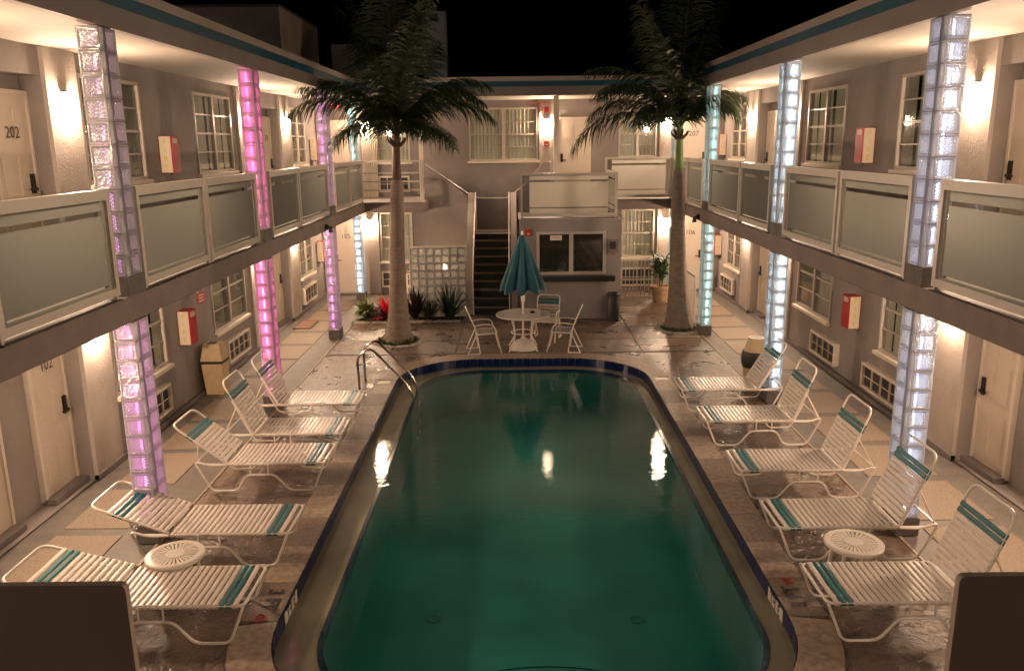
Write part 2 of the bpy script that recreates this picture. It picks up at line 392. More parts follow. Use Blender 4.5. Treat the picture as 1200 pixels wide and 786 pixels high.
def place_text(me, name, parent, origin, ex, ez, **kw):
    """text x axis -> ex, text y axis -> ez"""
    o = bpy.data.objects.new(name, me); COL.objects.link(o)
    ex = Vector(ex).normalized(); ey = Vector(ez).normalized(); n = ex.cross(ey)
    m = Matrix(((ex.x, ey.x, n.x, origin[0]), (ex.y, ey.y, n.y, origin[1]), (ex.z, ey.z, n.z, origin[2]), (0, 0, 0, 1)))
    if parent is not None: o.parent = parent
    o.matrix_local = m
    for k, v in kw.items(): o[k] = v
    return o

# ------------------------------------------------------------------ key dimensions (metres)
XL, XR = -3.95, 4.146          # column and railing planes
WL, WR = -5.53, 5.89           # wall planes
YB = 23.75                     # rear wall
F1 = 2.745; SB = 2.49          # upper floor, slab underside
CE = 5.40; TOP = 5.84          # soffit, fascia top
YN = -6.0                      # wings start behind the camera

# ------------------------------------------------------------------ ground and paving
g = MB(); g.quad((-400, -400, -2.6), (400, -400, -2.6), (400, 400, -2.6), (-400, 400, -2.6)); g.build('ground', 'roofing', kind='structure')
def ring_pts(x0, x1, y0, y1, r, n=10):
    pts = []
    for cx, cy, a in ((x1-r, y1-r, 0), (x0+r, y1-r, pi/2), (x0+r, y0+r, pi), (x1-r, y0+r, 3*pi/2)):
        for k in range(n+1): t = a+pi/2*k/n; pts.append((cx+r*math.cos(t), cy+r*math.sin(t)))
    return pts
PN = 5.25
OUT = ring_pts(-2.56, 2.82, PN-.37, 16.5, 1.8, 14)
INN = ring_pts(-2.21, 2.47, PN, 16.12, 1.5, 14)
LED = ring_pts(-1.85, 2.28, PN+.3, 15.93, 1.3, 14)
# base slab under all paving, with the pool cut out (four rectangles and corner fans stay below the deck pieces)
def plate_with_hole(mb, x0, x1, y0, y1, hole, z):
    hx0 = min(p[0] for p in hole); hx1 = max(p[0] for p in hole); hy0 = min(p[1] for p in hole); hy1 = max(p[1] for p in hole)
    mb.quad((x0, y0, z), (x1, y0, z), (x1, hy0, z), (x0, hy0, z)); mb.quad((x0, hy1, z), (x1, hy1, z), (x1, y1, z), (x0, y1, z))
    mb.quad((x0, hy0, z), (hx0, hy0, z), (hx0, hy1, z), (x0, hy1, z)); mb.quad((hx1, hy0, z), (x1, hy0, z), (x1, hy1, z), (hx1, hy1, z))
    n = len(hole)//4
    for q, (cx, cy) in enumerate(((hx1, hy1), (hx0, hy1), (hx0, hy0), (hx1, hy0))):
        seg = hole[q*n:(q+1)*n]
        for a, b in zip(seg, seg[1:]): mb.poly([(cx, cy, z), (a[0], a[1], z), (b[0], b[1], z)])
deck = MB(); plate_with_hole(deck, XL, XR+.02, -1, 16.55, OUT, -.02)
deck.build('pool_deck', 'stamped_deck', kind='structure')
# walkway: grey concrete with aggregate panels let in
wk = MB()
wk.box(WL-.6, XL-.03, YN, 24.2, -.12, -.016); wk.box(XR+.05, WR+.6, YN, 24.2, -.12, -.016)
wk.box(XL-.03, XR+.05, 16.55, 24.2, -.12, -.024)
wk.box(XL-.03, XR+.05, YN, -1, -.12, -.024)
walk = wk.build('walkway', 'walk_grey', kind='structure')
jt = MB(); jt.box(XL-.03, XL, 5, 19.6, -.03, -.008); jt.box(XR+.02, XR+.05, 5, 19.6, -.03, -.008)
jt.build('joint_strip', 'coping', walk)
def slab_mesh(w, l, name, mt, h=.02):
    b = MB(); e = .006
    b.v = [(0,0,-h),(w,0,-h),(w,l,-h),(0,l,-h),(e,e,0),(w-e,e,0),(w-e,l-e,0),(e,l-e,0)]
    b.f = [(4,5,6,7),(0,1,5,4),(1,2,6,5),(2,3,7,6),(3,0,4,7)]; b.mi = [0]*5
    return b.mesh(name, mt)
pm_l = slab_mesh(.76, 1.10, 'paving_panel', 'aggregate'); pm_r = slab_mesh(.92, 1.10, 'paving_panel', 'aggregate')
Y0 = 8.68
for k in range(-5, 12):
    y = Y0+1.27*k
    if y > 22.6: continue
    link('paving_panel', pm_l, walk, (-5.20, y, -.004)); link('paving_panel', pm_r, walk, (4.52, y+.0, -.004))
# courtyard slabs beyond the pool
xs = [-3.9, -2.62, -1.25, .0, 1.2, 2.62, 4.12]; ys = [16.56, 17.75, 19.0, 20.28, 21.5, 22.7, 23.74]
cm = {}
for i in range(6):
    for j in range(6):
        w = xs[i+1]-xs[i]-.035; l = ys[j+1]-ys[j]-.035
        if j >= 3 and 1 <= i <= 2: continue
        b = cm.get((i, j)) or slab_mesh(w, l, 'paving_slab', 'stamped_deck')
        link('paving_slab', b, walk, (xs[i]+.017, ys[j]+.017, -.006))

# ------------------------------------------------------------------ swimming pool
pool = thing('swimming_pool', 'rounded rectangular swimming pool edged in blue tile in the middle of the courtyard', 'swimming pool')
def lerp(a, b, t): return (a[0]+(b[0]-a[0])*t, a[1]+(b[1]-a[1])*t)
# coping stones follow the ring; the dark non-slip stones alternate along the straights
def ring_len(R):
    L = [0]
    for i in range(len(R)): a = R[i]; b = R[(i+1) % len(R)]; L.append(L[-1]+math.hypot(b[0]-a[0], b[1]-a[1]))
    return L
def coping_piece(idx, o0, o1, i0, i1, mt, z=.0):
    b = MB(); n = len(o0)
    base = len(b.v)
    for p, q in zip(o0, i0):
        b.v += [(p[0], p[1], z), (q[0], q[1], z), (p[0], p[1], -.06), (q[0], q[1], -.05)]
    for k in range(n-1):
        a = k*4; c = a+4
        b.f += [(a, a+1, c+1, c), (a+1, a+3, c+3, c+1), (a+2, a, c, c+2)]
    e = (n-1)*4
    b.f += [(0, 2, 3, 1), (e, e+1, e+3, e+2)]; b.mi = [0]*len(b.f)
    return b.build('coping_stone', mt, pool)
N4 = 15
gap = .004
# straights (left: x const, from y high to low)
def straight(side):
    xo, xi = (-2.56, -2.21) if side < 0 else (2.82, 2.47)
    y0, y1 = PN+1.5, 14.62
    y = y0; k = 0
    cuts = [y0, 7.43, 8.2, 8.9, 9.85, 10.6, 11.5, 12.2, 13.1, 13.8, y1]
    for a, b in zip(cuts, cuts[1:]):
        mt = 'nonslip' if k % 2 == 0 else 'coping'
        pc = coping_piece(0, [(xo, a+gap), (xo, b-gap)], 0, [(xi, a+gap), (xi, b-gap)], 0, mt) if 0 else None
        bb = MB(); x0, x1 = min(xo, xi), max(xo, xi)
        bb.box(x0, x1, a+gap, b-gap, -.06, 0); bb.build('coping_stone', mt, pool, **({'label': 'dark ridged non-slip coping stone'} if mt == 'nonslip' else {}))
        if mt == 'nonslip':
            r = MB()
            nn = 5
            for q in range(nn if k else 0): xx = x0+.04+(x1-x0-.08)*q/(nn-1); r.box(xx-.008, xx+.008, a+.04, b-.04, 0, .003)
            r.build('ridge', 'nonslip', pool)
        k += 1
straight(-1); straight(1)
def arc_pieces(q, m):
    o = OUT[q*N4:(q+1)*N4]; i_ = INN[q*N4:(q+1)*N4]
    st = (N4-1)//m
    for k in range(m):
        a = k*st; b = (k+1)*st+1 if k < m-1 else N4
        coping_piece(0, o[a:b], None, i_[a:b], None, 'coping')
def coping_piece(idx, o, _a, i_, _b, mt, z=.0):
    b = MB(); n = len(o)
    def sh(L):   # tiny gaps at ends
        L = list(L); d = .004
        for e, f in ((0, 1), (-1, -2)):
            v = Vector((L[f][0]-L[e][0], L[f][1]-L[e][1])); v.normalize(); L[e] = (L[e][0]+v.x*d, L[e][1]+v.y*d)
        return L
    o = sh(o); i_ = sh(i_)
    for p, q in zip(o, i_): b.v += [(p[0], p[1], z), (q[0], q[1], z), (p[0], p[1], -.06), (q[0], q[1], -.06)]
    for k in range(n-1):
        a = k*4; c = a+4; b.f += [(a, a+1, c+1, c), (a+1, a+3, c+3, c+1), (a+2, a, c, c+2)]
    e = (n-1)*4; b.f += [(0, 2, 3, 1), (e, e+1, e+3, e+2)]; b.mi = [0]*len(b.f)
    return b.build('coping_stone', mt, pool)
for q in range(4): arc_pieces(q, 2)
for (ya, yb, yc, yd) in ((16.5, 16.12, 16.5, 16.12), (PN-.37, PN, 0, 0)):
    xa, xb = -.76, 1.02; k = 3
    for j in range(k):
        a = xa+(xb-xa)*j/k+gap; b = xa+(xb-xa)*(j+1)/k-gap
        bb = MB(); bb.box(a, b, min(ya, yb), max(ya, yb), -.06, 0); bb.build('coping_stone', 'coping', pool)
# blue waterline tiles, one by one
tb = MB(); tb.box(-.072, .072, 0, .012, -.155, 0); tile_me = tb.mesh('tile', 'blue_tile')
back = MB()
for i in range(len(INN)):
    a = INN[i]; b = INN[(i+1) % len(INN)]; back.quad((a[0], a[1], -.06), (b[0], b[1], -.06), (b[0], b[1], -.30), (a[0], a[1], -.30))
back.build('wall_lining', 'grout', pool)
LL = ring_len(INN); tot = LL[-1]; nt_ = int(tot/.151)
def at_len(s):
    for i in range(len(INN)):
        if LL[i+1] >= s:
            a = INN[i]; b = INN[(i+1) % len(INN)]; d = max(LL[i+1]-LL[i], 1e-9); t = (s-LL[i])/d
            return lerp(a, b, t), math.atan2(b[1]-a[1], b[0]-a[0])
    return INN[0], 0
for k in range(nt_):
    (x, y), an = at_len(tot*(k+.5)/nt_)
    if y < 5.9: continue
    o = link('tile', tile_me, pool, (x, y, -.012), an)
# under-water ledge, dark blue trim, basin, floor
led = MB()
for i in range(len(INN)):
    j = (i+1) % len(INN); a, b, c, d = INN[i], INN[j], LED[j], LED[i]
    led.quad((a[0], a[1], -.185), (b[0], b[1], -.185), (c[0], c[1], -.195), (d[0], d[1], -.195))
led.build('ledge', 'plaster_ledge', pool)
tr = MB()
def offs(P, t):
    cx = sum(p[0] for p in P)/len(P); cy = sum(p[1] for p in P)/len(P)
    return [(p[0]+(-t if p[0] > cx else t)*min(1, abs(p[0]-cx)/1.5), p[1]+(-t if p[1] > cy else t)*min(1, abs(p[1]-cy)/3)) for p in P]
TI = offs(LED, .045)
for i in range(len(LED)):
    j = (i+1) % len(LED); a, b, c, d = LED[i], LED[j], TI[j], TI[i]
    tr.quad((a[0], a[1], -.19), (b[0], b[1], -.19), (c[0], c[1], -.19), (d[0], d[1], -.19)); tr.quad((d[0], d[1], -.19), (c[0], c[1], -.19), (c[0], c[1], -.26), (d[0], d[1], -.26))
tr.build('tile_trim', 'blue_tile', pool)
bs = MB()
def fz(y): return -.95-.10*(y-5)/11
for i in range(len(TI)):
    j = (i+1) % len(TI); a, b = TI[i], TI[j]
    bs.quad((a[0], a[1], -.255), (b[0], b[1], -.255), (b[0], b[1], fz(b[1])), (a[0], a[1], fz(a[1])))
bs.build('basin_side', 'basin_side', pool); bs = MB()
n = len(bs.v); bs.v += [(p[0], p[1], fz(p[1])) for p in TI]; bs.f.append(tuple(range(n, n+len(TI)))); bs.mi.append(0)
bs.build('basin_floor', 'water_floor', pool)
stp = MB(); stp.lathe([(1.78, -1.2), (1.78, -.42), (.01, -.42)], .24, 4.82, 40, a0=.25, a1=pi-.25); stp.build('entry_step', 'water_floor', pool)
for r_ in (1.79, 1.69):
    se = MB(); se.tube([(.24+r_*math.cos(a), 4.82+r_*math.sin(a), -.405) for a in [.5+(pi-1.0)*k/30 for k in range(31)]], .008, 4); se.build('step_edge', 'blue_tile', pool)
for x, y in ((-.95, 8.3), (1.32, 8.25)):
    d_ = MB(); d_.tube([(x+.07*math.cos(a*pi/8), y+.07*math.sin(a*pi/8), fz(y)+.01) for a in range(16)], .005, 4, closed=True); d_.build('floor_inlet', 'ink', pool)
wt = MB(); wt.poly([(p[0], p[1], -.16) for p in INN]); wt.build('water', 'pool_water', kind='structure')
# depth markings
for sx, yb_ in ((-1, 7.06), (1, 7.02)):
    xm = -2.385 if sx < 0 else 2.645
    pl = thing('depth_marker', 'black 3 FT depth marking on the coping at the %s near corner of the pool' % ('left' if sx < 0 else 'right'), 'marking', (0, 0, 0), group='depth markings by the pool')
    place_text(text_mesh('3 FT', .20, bold=.006), 'lettering', pl, (xm-.02*sx, yb_+.05, .007), (0, -1, 0) if sx < 0 else (0, 1, 0), (1, 0, 0) if sx < 0 else (-1, 0, 0))
    ring = MB(); yy = yb_-.26 if sx < 0 else yb_+.34
    ring.tube([(xm+.055*math.cos(a*pi/10), yy+.055*math.sin(a*pi/10), .004) for a in range(20)], .006, 4, closed=True)
    ring.tube([(xm-.04, yy-.04, .004), (xm+.04, yy+.04, .004)], .005, 4); ring.build('warning_ring', 'sign_red', pl)
    tl_ = MB(); xx = -2.196 if sx < 0 else 2.456
    tl_.box(min(xx, xx-.004*sx), max(xx, xx-.004*sx), yb_-.14, yb_+.3, -.155, -.03)
    mk = tl_.build('tile_label', 'tile_label', pl)
    place_text(text_mesh('3 FT', .17, bold=.005), 'lettering', pl, (xx-.006*sx, yb_+.08, -.095), (0, -sx*-1 if sx < 0 else 1, 0), (0, 0, 1))
for x, y in ((-2.41, 14.45), (2.66, 14.5)):
    sk = MB(); sk.box(x-.11, x+.11, y-.10, y+.10, .001, .006); sk.box(x-.085, x+.085, y-.075, y+.075, .006, .010)
    tag(sk.build('skimmer_lid', 'cream_plastic'), 'small square pale skimmer lid set in the %s coping near the far end' % ('left' if x < 0 else 'right'), 'lid', 'skimmer lids')

# ------------------------------------------------------------------ wings
def wall(mb, mp, u0, u1, z0, z1, ops, mi_reveal=0):
    us = sorted(set([u0, u1]+[v for o in ops for v in o[:2]])); zs = sorted(set([z0, z1]+[v for o in ops for v in o[2:4]]))
    us = [u for u in us if u0 <= u <= u1]; zs = [z for z in zs if z0 <= z <= z1]
    for a, b in zip(us, us[1:]):
        for c, d in zip(zs, zs[1:]):
            um = (a+b)/2; zm = (c+d)/2
            if any(o[0] < um < o[1] and o[2] < zm < o[3] for o in ops): continue
            mb.quad(mp(a, 0, c), mp(b, 0, c), mp(b, 0, d), mp(a, 0, d))
    for a, b, c, d, dep, dark in ops:
        m2 = mi_reveal if dark else 0
        if dark:
            for k, (p, q) in enumerate(((0, .12), (.12, dep))):
                mm = 0 if k == 0 else mi_reveal
                mb.quad(mp(a, p, c), mp(a, q, c), mp(a, q, d), mp(a, p, d), mm); mb.quad(mp(b, p, c), mp(b, q, c), mp(b, q, d), mp(b, p, d), mm)
                mb.quad(mp(a, p, c), mp(b, p, c), mp(b, q, c), mp(a, q, c), mm); mb.quad(mp(a, p, d), mp(b, p, d), mp(b, q, d), mp(a, q, d), mm)
        else:
            mb.quad(mp(a, 0, c), mp(a, dep, c), mp(a, dep, d), mp(a, 0, d)); mb.quad(mp(b, 0, c), mp(b, dep, c), mp(b, dep, d), mp(b, 0, d))
            mb.quad(mp(a, 0, c), mp(b, 0, c), mp(b, dep, c), mp(a, dep, c)); mb.quad(mp(a, 0, d), mp(b, 0, d), mp(b, dep, d), mp(a, dep, d))
        mb.quad(mp(a, dep, c), mp(b, dep, c), mp(b, dep, d), mp(a, dep, d), m2)
def mbox(mb, mp, u0, u1, d0, d1, z0, z1, mi=0):
    p = [mp(u, d, z) for z in (z0, z1) for (u, d) in ((u0, d0), (u1, d0), (u1, d1), (u0, d1))]
    mb.hexa(p, mi)
_pane = {}
def window(parent, mp, ua, ub, za, zb, cols=2, rows=4, style=0, sill=True, curtain='curtain'):
    fr = MB(); t = .045
    mbox(fr, mp, ua, ub, -.025, .09, za, za+t); mbox(fr, mp, ua, ub, -.025, .09, zb-t, zb)
    mbox(fr, mp, ua, ua+t, -.027, .09, za+t, zb-t); mbox(fr, mp, ub-t, ub, -.027, .09, za+t, zb-t)
    cw = (ub-ua-2*t)/cols
    for c in range(1, cols): u = ua+t+cw*c; mbox(fr, mp, u-.04, u+.04, -.02, .085, za+t, zb-t)
    f = fr.build('window', 'white_metal', parent)
    rh = (zb-za-2*t)/rows
    for r in range(1, rows):
        z = za+t+rh*r; th = .018 if r == rows//2 else .012
        for c in range(cols):
            b = MB(); a0 = ua+t+cw*c+(.04 if c else 0); a1 = ua+t+cw*(c+1)-(.04 if c < cols-1 else 0)
            mbox(b, mp, a0, a1, .0, .04, z-th, z+th); b.build('muntin', 'white_metal', f)
    for c in range(cols):
        a0 = ua+t+cw*c+(.04 if c else 0); a1 = ua+t+cw*(c+1)-(.04 if c < cols-1 else 0)
        for r in range(rows):
            z0 = za+t+rh*r+.012; z1 = za+t+rh*(r+1)-.012
            b = MB(); mbox(b, mp, a0, a1, .018, .022, z0, z1); b.build('pane', 'pane_glass', f)
    if sill:
        b = MB(); mbox(b, mp, ua-.05, ub+.05, -.09, 0.0, za-.06, za-.005); b.build('sill', 'white_paint', f)
    # curtains: a wavy sheet with gaps
    rg = random.Random(int(ua*100)+int(za*10))
    spans = {0: [(0, 1)], 1: [(-.04, .36), (.44, .80), (.84, 1.04)], 2: [(-.04, .44), (.52, 1.04)], 3: [(-.04, .30), (.36, .74), (.80, 1.04)]}[style]
    b = MB(); W_ = ub-ua
    for s0, s1 in spans:
        n = max(6, int((s1-s0)*W_/.035)); prev = None
        for k in range(n+1):
            u = ua+W_*(s0+(s1-s0)*k/n); d = .062+.016*math.sin(k*2.1+rg.random()*.8)
            cur = (mp(u, d, za+.03), mp(u, d, zb-.02))
            if prev: b.quad(prev[0], cur[0], cur[1], prev[1])
            prev = cur
    b.build('curtain', curtain, f, smooth=True)
    return f
def door(parent, mp, ua, ub, za, zb, number=None, ntxt_dir=None, lock_at='b', flip=1, thr=True):
    b = MB(); mbox(b, mp, ua, ub, 0, .05, za, zb)
    d = b.build('door', 'door_paint', parent)
    w = ub-ua; h = zb-za
    for (r0, r1) in ((.06, .38), (.43, .68), (.73, .93)) if h > 1 else ():
        for (c0, c1) in ((.10, .46), (.54, .90)):
            p = MB()
            z0, z1 = za+h*r0, za+h*r1; u0, u1 = ua+w*c0, ua+w*c1; q = .028
            mbox(p, mp, u0, u1, -.004, 0, z0, z1)
            mbox(p, mp, u0+q, u1-q, -.012, -.004, z0+q, z1-q)
            p.build('door_panel', 'door_paint', d)
    fr = MB()
    mbox(fr, mp, ua-.05, ua, -.02, .06, za, zb+.05); mbox(fr, mp, ub, ub+.05, -.02, .06, za, zb+.05); mbox(fr, mp, ua, ub, -.02, .06, zb, zb+.05)
    fr.build('door_frame', 'white_paint', d)
    if thr:
        t = MB(); mbox(t, mp, ua-.05, ub+.05, -.14, .0, za-.03, za+.035); t.build('threshold', 'stucco_dark', d)
    lk = MB(); ul = ub-.09 if lock_at == 'b' else ua+.09
    mbox(lk, mp, ul-.035, ul+.035, -.035, 0, za+.93, za+1.16); s_ = -1 if lock_at == 'b' else 1
    mbox(lk, mp, min(ul, ul+s_*.13), max(ul, ul+s_*.13), -.075, -.055, za+.97, za+.995); mbox(lk, mp, ul-.012, ul+.012, -.075, -.035, za+.965, za+1.0)
    lk.build('lock_handle', 'dark_metal', d)
    if number:
        o = mp((ua+ub)/2, -.016, za+h*.79); A = Vector(mp(0, 0, 0)); ex = (Vector(mp(1, 0, 0))-A)*flip
        place_text(text_mesh(number, .19), 'door_number', d, o, ex, (0, 0, 1))
    return d

mpL = lambda u, d, z: (WL-d, u, z)
mpR = lambda u, d, z: (WR+d, u, z)
mpB = lambda u, d, z: (u, YB+d, z)
DZ = F1
OFF = .35
def side_wing(mp, off, name, label, xface, sgn, numbers):
    wing = thing(name, label, 'building')
    up_w = [(10.87, 12.62), (14.72, 16.60), (21.0, 22.4)]
    al = [(7.85, 10.08), (17.80, 20.02)]
    rep = [(4.67, 6.55)]
    wins = [(a+off, b+off) for a, b in up_w+rep]+[(.8+off, 2.5+off)]
    alc = [(a+off, b+off) for a, b in al+[(al[0][0]-10.05, al[0][1]-10.05)]]
    b = MB()
    for lv in (0, 1):
        zb = lv*DZ; ops = [(a, c, 3.77-DZ+zb-.13*(1-lv), 5.16-DZ+zb-.10*(1-lv), .6, True) for a, c in wins]
        ops += [(a, c, zb+.002, zb+2.32, .26, False) for a, c in alc]
        wall(b, mp, YN, YB, zb, (zb+DZ if lv == 0 else CE), ops, 1)
    b.build('wall', ['stucco', 'dark_room'], wing)
    # sconce pilasters stand slightly proud
    for a, c in ((10.08, 10.80), (16.95, 17.80), (20.02, 20.80), (7.05, 7.85)):
        for z0, z1 in ((0, SB-.002), (F1+.001, CE-.002)):
            p = MB(); mbox(p, mp, a+off, c+off, -.055, 0, z0, z1); p.build('pilaster', 'stucco_light', wing)
    bb = MB()
    segs = [(YN, alc[2][0]), (alc[2][1], alc[0][0]), (alc[0][1], alc[1][0]), (alc[1][1], YB)]
    for a, c in segs: mbox(bb, mp, a, c, -.062, -.0, -.01, .07)
    bb.build('base_molding', 'stucco_dark', wing)
    for lv in (0, 1):
        zb = lv*DZ
        for i, (a, c) in enumerate(wins):
            st = [3, 1, 1, 2, 1, 0][i % 6] if lv else [1, 2, 3, 1, 0, 1][i % 6]
            window(wing, mp, a, c, 3.77-DZ+zb-.13*(1-lv), 5.16-DZ+zb-.10*(1-lv), 2, 4, st, sill=True, curtain='curtain_dim' if (i+lv) % 2 else 'curtain')
        mpd = lambda u, d, z: mp(u, d+.21, z)
        for i, (a, c) in enumerate(alc):
            na, nb = numbers[lv][i] if i < len(numbers[lv]) else (None, None)
            door(wing, mpd, c-.74, c-.04, zb+.04, zb+2.1, nb, lock_at='b', flip=sgn)
            door(wing, mpd, a+.06, a+.76, zb+.04, zb+2.1, na, lock_at='a', flip=sgn)
    # floor slab, soffit, fascia
    x0, x1 = min(mp(0, 0, 0)[0], xface), max(mp(0, 0, 0)[0], xface)
    s_ = MB(); s_.box(x0 if sgn < 0 else x0, x1, YN, 22.0, SB, F1-.004)
    s_.build('balcony_slab', 'slab_face', wing)
    f_ = MB(); f_.quad((x0, YN, F1), (x1, YN, F1), (x1, 22, F1), (x0, 22, F1)); f_.build('balcony_floor', 'floor_coat', wing)
    uu = MB(); uu.quad((x0, YN, SB-.004), (x1, YN, SB-.004), (x1, 22, SB-.004), (x0, 22, SB-.004)); uu.build('balcony_ceiling', 'soffit', wing)
    so_ = MB(); so_.quad((x0-.001, YN, CE), (x1, YN, CE), (x1, YB, CE), (x0, YB, CE)); so_.build('soffit', 'soffit', wing)
    ff = MB(); w = .10; e = xface
    lo, hi = (e-w, e) if sgn > 0 else (e, e+w)
    YF = 21.4
    ff.box(lo, hi, YN, YF, CE-.02, 5.60)
    ff.build('fascia', 'fascia', wing)
    ff = MB(); ff.box(lo+(.0 if sgn > 0 else .012), hi-(.012 if sgn > 0 else 0), YN, YF, 5.60, 5.73); ff.build('teal_band', 'teal_paint', wing)
    ff = MB(); ff.box(lo-(.0 if sgn > 0 else .01), hi+(.01 if sgn > 0 else 0), YN, YF, 5.73, TOP); ff.build('roof_edge', 'fascia_top', wing)
    rf = MB(); ex = -14 if sgn > 0 else 14
    rf.box(min(ex, lo), max(ex, hi)-.11 if sgn > 0 else max(ex, hi), YN, 30, 5.5, 5.78) if sgn > 0 else rf.box(hi+.01, 14, YN, 30, 5.5, 5.78)
    rf.build('roof', 'roofing', wing)
    return wing
wingL = side_wing(mpL, 0, 'motel_wing', 'two storey grey stucco motel wing with pink lit columns along the left side', XL, 1, (((None, '102'), (None, None)), ((None, '202'), (None, '204'))))
wingR = side_wing(mpR, OFF, 'motel_wing', 'two storey grey stucco motel wing with white and aqua columns along the right side', XR, -1, ((('109', None), (None, None)), ((None, None), (None, None))))

# ------------------------------------------------------------------ rear wing
wingB = thing('motel_wing', 'rear motel wing with doors 105 106 205 206 and 207 closing the far end', 'building')
b = MB()
ops = [(-1.24, .69, 3.75, 5.19, .6, True), (2.95, 4.02, 3.80, 5.10, .6, True), (-3.84, -2.91, 3.75, 5.14, .6, True),
       (-3.86, -2.92, .94, 2.34, .6, True), (3.07, 4.02, .98, 2.36, .6, True)]
wall(b, mpB, WL-.4, WR+.4, 0, CE, ops, 1); b.build('wall', ['stucco', 'dark_room'], wingB)
window(wingB, mpB, -1.24, .69, 3.75, 5.19, 2, 4, 0, True, 'curtain'); window(wingB, mpB, 2.95, 4.02, 3.80, 5.10, 2, 4, 0, True, 'curtain')
window(wingB, mpB, -3.84, -2.91, 3.75, 5.14, 2, 4, 0, True, 'curtain'); window(wingB, mpB, -3.86, -2.92, .94, 2.34, 2, 4, 2, True, 'curtain'); window(wingB, mpB, 3.07, 4.02, .98, 2.36, 1, 4, 0, True, 'curtain')
mpB2 = lambda u, d, z: (u, YB-.055+d, z)
for (ua, ub, z, num, lk) in ((-5.22, -4.46, F1, '205', 'a'), (4.66, 5.42, F1, '207', 'b'), (-5.22, -4.46, 0, '105', 'a'), (4.66, 5.42, 0, '106', 'b'), (1.26, 2.12, F1, '206', 'a')):
    door(wingB, mpB2, ua, ub, z+.02, z+2.12, None if num == '206' else num, lock_at=lk, flip=1, thr=(z == 0))
for (a, c, z0, z1) in ((-4.36, -3.9, 0, SB-.002), (-4.36, -3.9, F1+.002, CE-.002), (.72, 1.14, F1+.002, CE-.002), (4.10, 4.56, 0, SB-.002), (4.10, 4.56, F1+.002, CE-.002)):
    p = MB(); mbox(p, mpB, a, c, -.05, 0, z0, z1); p.build('pilaster', 'stucco_light', wingB)
# upper walkway slabs, left and right of the stair
for xa_, xb_ in ((WL-.2, -2.35), (.75, WR+.2)):
    s_ = MB(); s_.box(xa_, xb_, 22.0, YB, SB, F1-.004); s_.build('balcony_slab', 'slab_face', wingB)
for xa_, xb_ in ((WL-.2, -2.36), (.76, WR+.2)):
    f_ = MB(); f_.box(xa_, xb_, 22.01, YB, F1-.004, F1); f_.build('balcony_floor', 'floor_coat', wingB)
for xa_, xb_ in ((WL-.2, -2.35), (.75, WR+.2)):
    u_ = MB(); u_.quad((xa_, 22, SB-.004), (xb_, 22, SB-.004), (xb_, YB, SB-.004), (xa_, YB, SB-.004)); u_.build('balcony_ceiling', 'soffit', wingB)
so_ = MB(); so_.quad((XL-.05, 21.4, CE+.002), (XR+.05, 21.4, CE+.002), (XR+.05, YB, CE+.002), (XL-.05, YB, CE+.002)); so_.build('soffit', 'soffit', wingB)
ff = MB(); ff.box(XL, XR, 21.4, 21.5, CE-.02, 5.60); ff.build('fascia', 'fascia', wingB)
ff = MB(); ff.box(XL, XR, 21.412, 21.5, 5.60, 5.73); ff.build('teal_band', 'teal_paint', wingB)
ff = MB(); ff.box(XL, XR, 21.39, 21.5, 5.73, TOP); ff.build('roof_edge', 'fascia_top', wingB)
rf = MB(); rf.box(XL-.1, XR+.1, 21.51, 30, 5.45, 5.78); rf.build('roof', 'roofing', wingB)
po = MB(); po.box(1.05, 1.18, 22.0, 22.12, F1, CE); po.build('post', 'white_paint', wingB)
po = MB(); po.box(-2.47, -2.36, 22.0, 22.1, F1, CE); po.build('post', 'white_paint', wingB)
# corrugated screen by door 205
cs = MB(); prev = None
for k in range(41):
    x = -4.25+.42*k/40; y = YB-.075-.018*math.cos(k*2*pi/5); c = ((x, y, F1+.02), (x, y, 4.85))
    if prev: cs.quad(prev[0], c[0], c[1], prev[1])
    prev = c
cs.build('corrugated_screen', 'white_paint', wingB, smooth=True)
for z0, z1, lab in ((1.0, 2.5, 'lower'),):
    pp = MB(); pp.tube([(-2.37, YB-.04, 1.2), (-2.37, YB-.04, 2.5)], .03, 8); pp.tube([(-2.37, YB-.04, 2.5), (-1.9, YB-.04, 2.5)], .02, 6); pp.build('drain_pipe', 'dark_metal', wingB)
rc = MB(); rc.box(.35, 1.0, 23.64, 23.69, 5.30, 5.335); rc.box(.72, .76, 23.64, 23.69, 5.05, 5.30); rc.build('conduit', 'conduit', wingB)

# wing over the camera end: the near walkway, its parapets and wall behind
wingN = thing('motel_wing', 'near motel wing carrying the upper walkway the picture is taken from', 'building')
s_ = MB(); s_.box(XL+.01, XR-.01, -3.2, .62, SB, F1); s_.build('balcony_slab', 'slab_face', wingN)
s_ = MB(); s_.box(XL-1.6, XR+1.7, -3.4, -3.2, 0, 5.8); s_.build('wall', 'stucco', wingN)
def parapet(x0, x1, label):
    p = MB(); r = .007; za, zb, ya, yb = F1, 3.805, .742, .75
    P = [(x0, za), (x1, za)]
    pr = []
    def arc(cx, cz, a0, a1): return [(cx+r*math.cos(a0+(a1-a0)*k/5), cz+r*math.sin(a0+(a1-a0)*k/5)) for k in range(6)]
    pr = [(x1, za)]+arc(x1-r, zb-r, 0, pi/2)+arc(x0+r, zb-r, pi/2, pi)+[(x0, za)]
    n = len(pr)
    for y in (ya, yb): p.v += [(x, y, z) for x, z in pr]
    p.f = [tuple(range(n)), tuple(range(2*n-1, n-1, -1))]+[(i, (i+1) % n, n+(i+1) % n, n+i) for i in range(n)]; p.mi = [0]*len(p.f)
    return tag(p.build('parapet_wall', 'parapet', smooth=True), label, 'parapet', 'parapets at the camera end')
parapet(-2.2, -.392, 'dark low parapet wall with rounded corner in the bottom left foreground')
parapet(.438, 2.3, 'dark low parapet wall with rounded corner in the bottom right foreground')

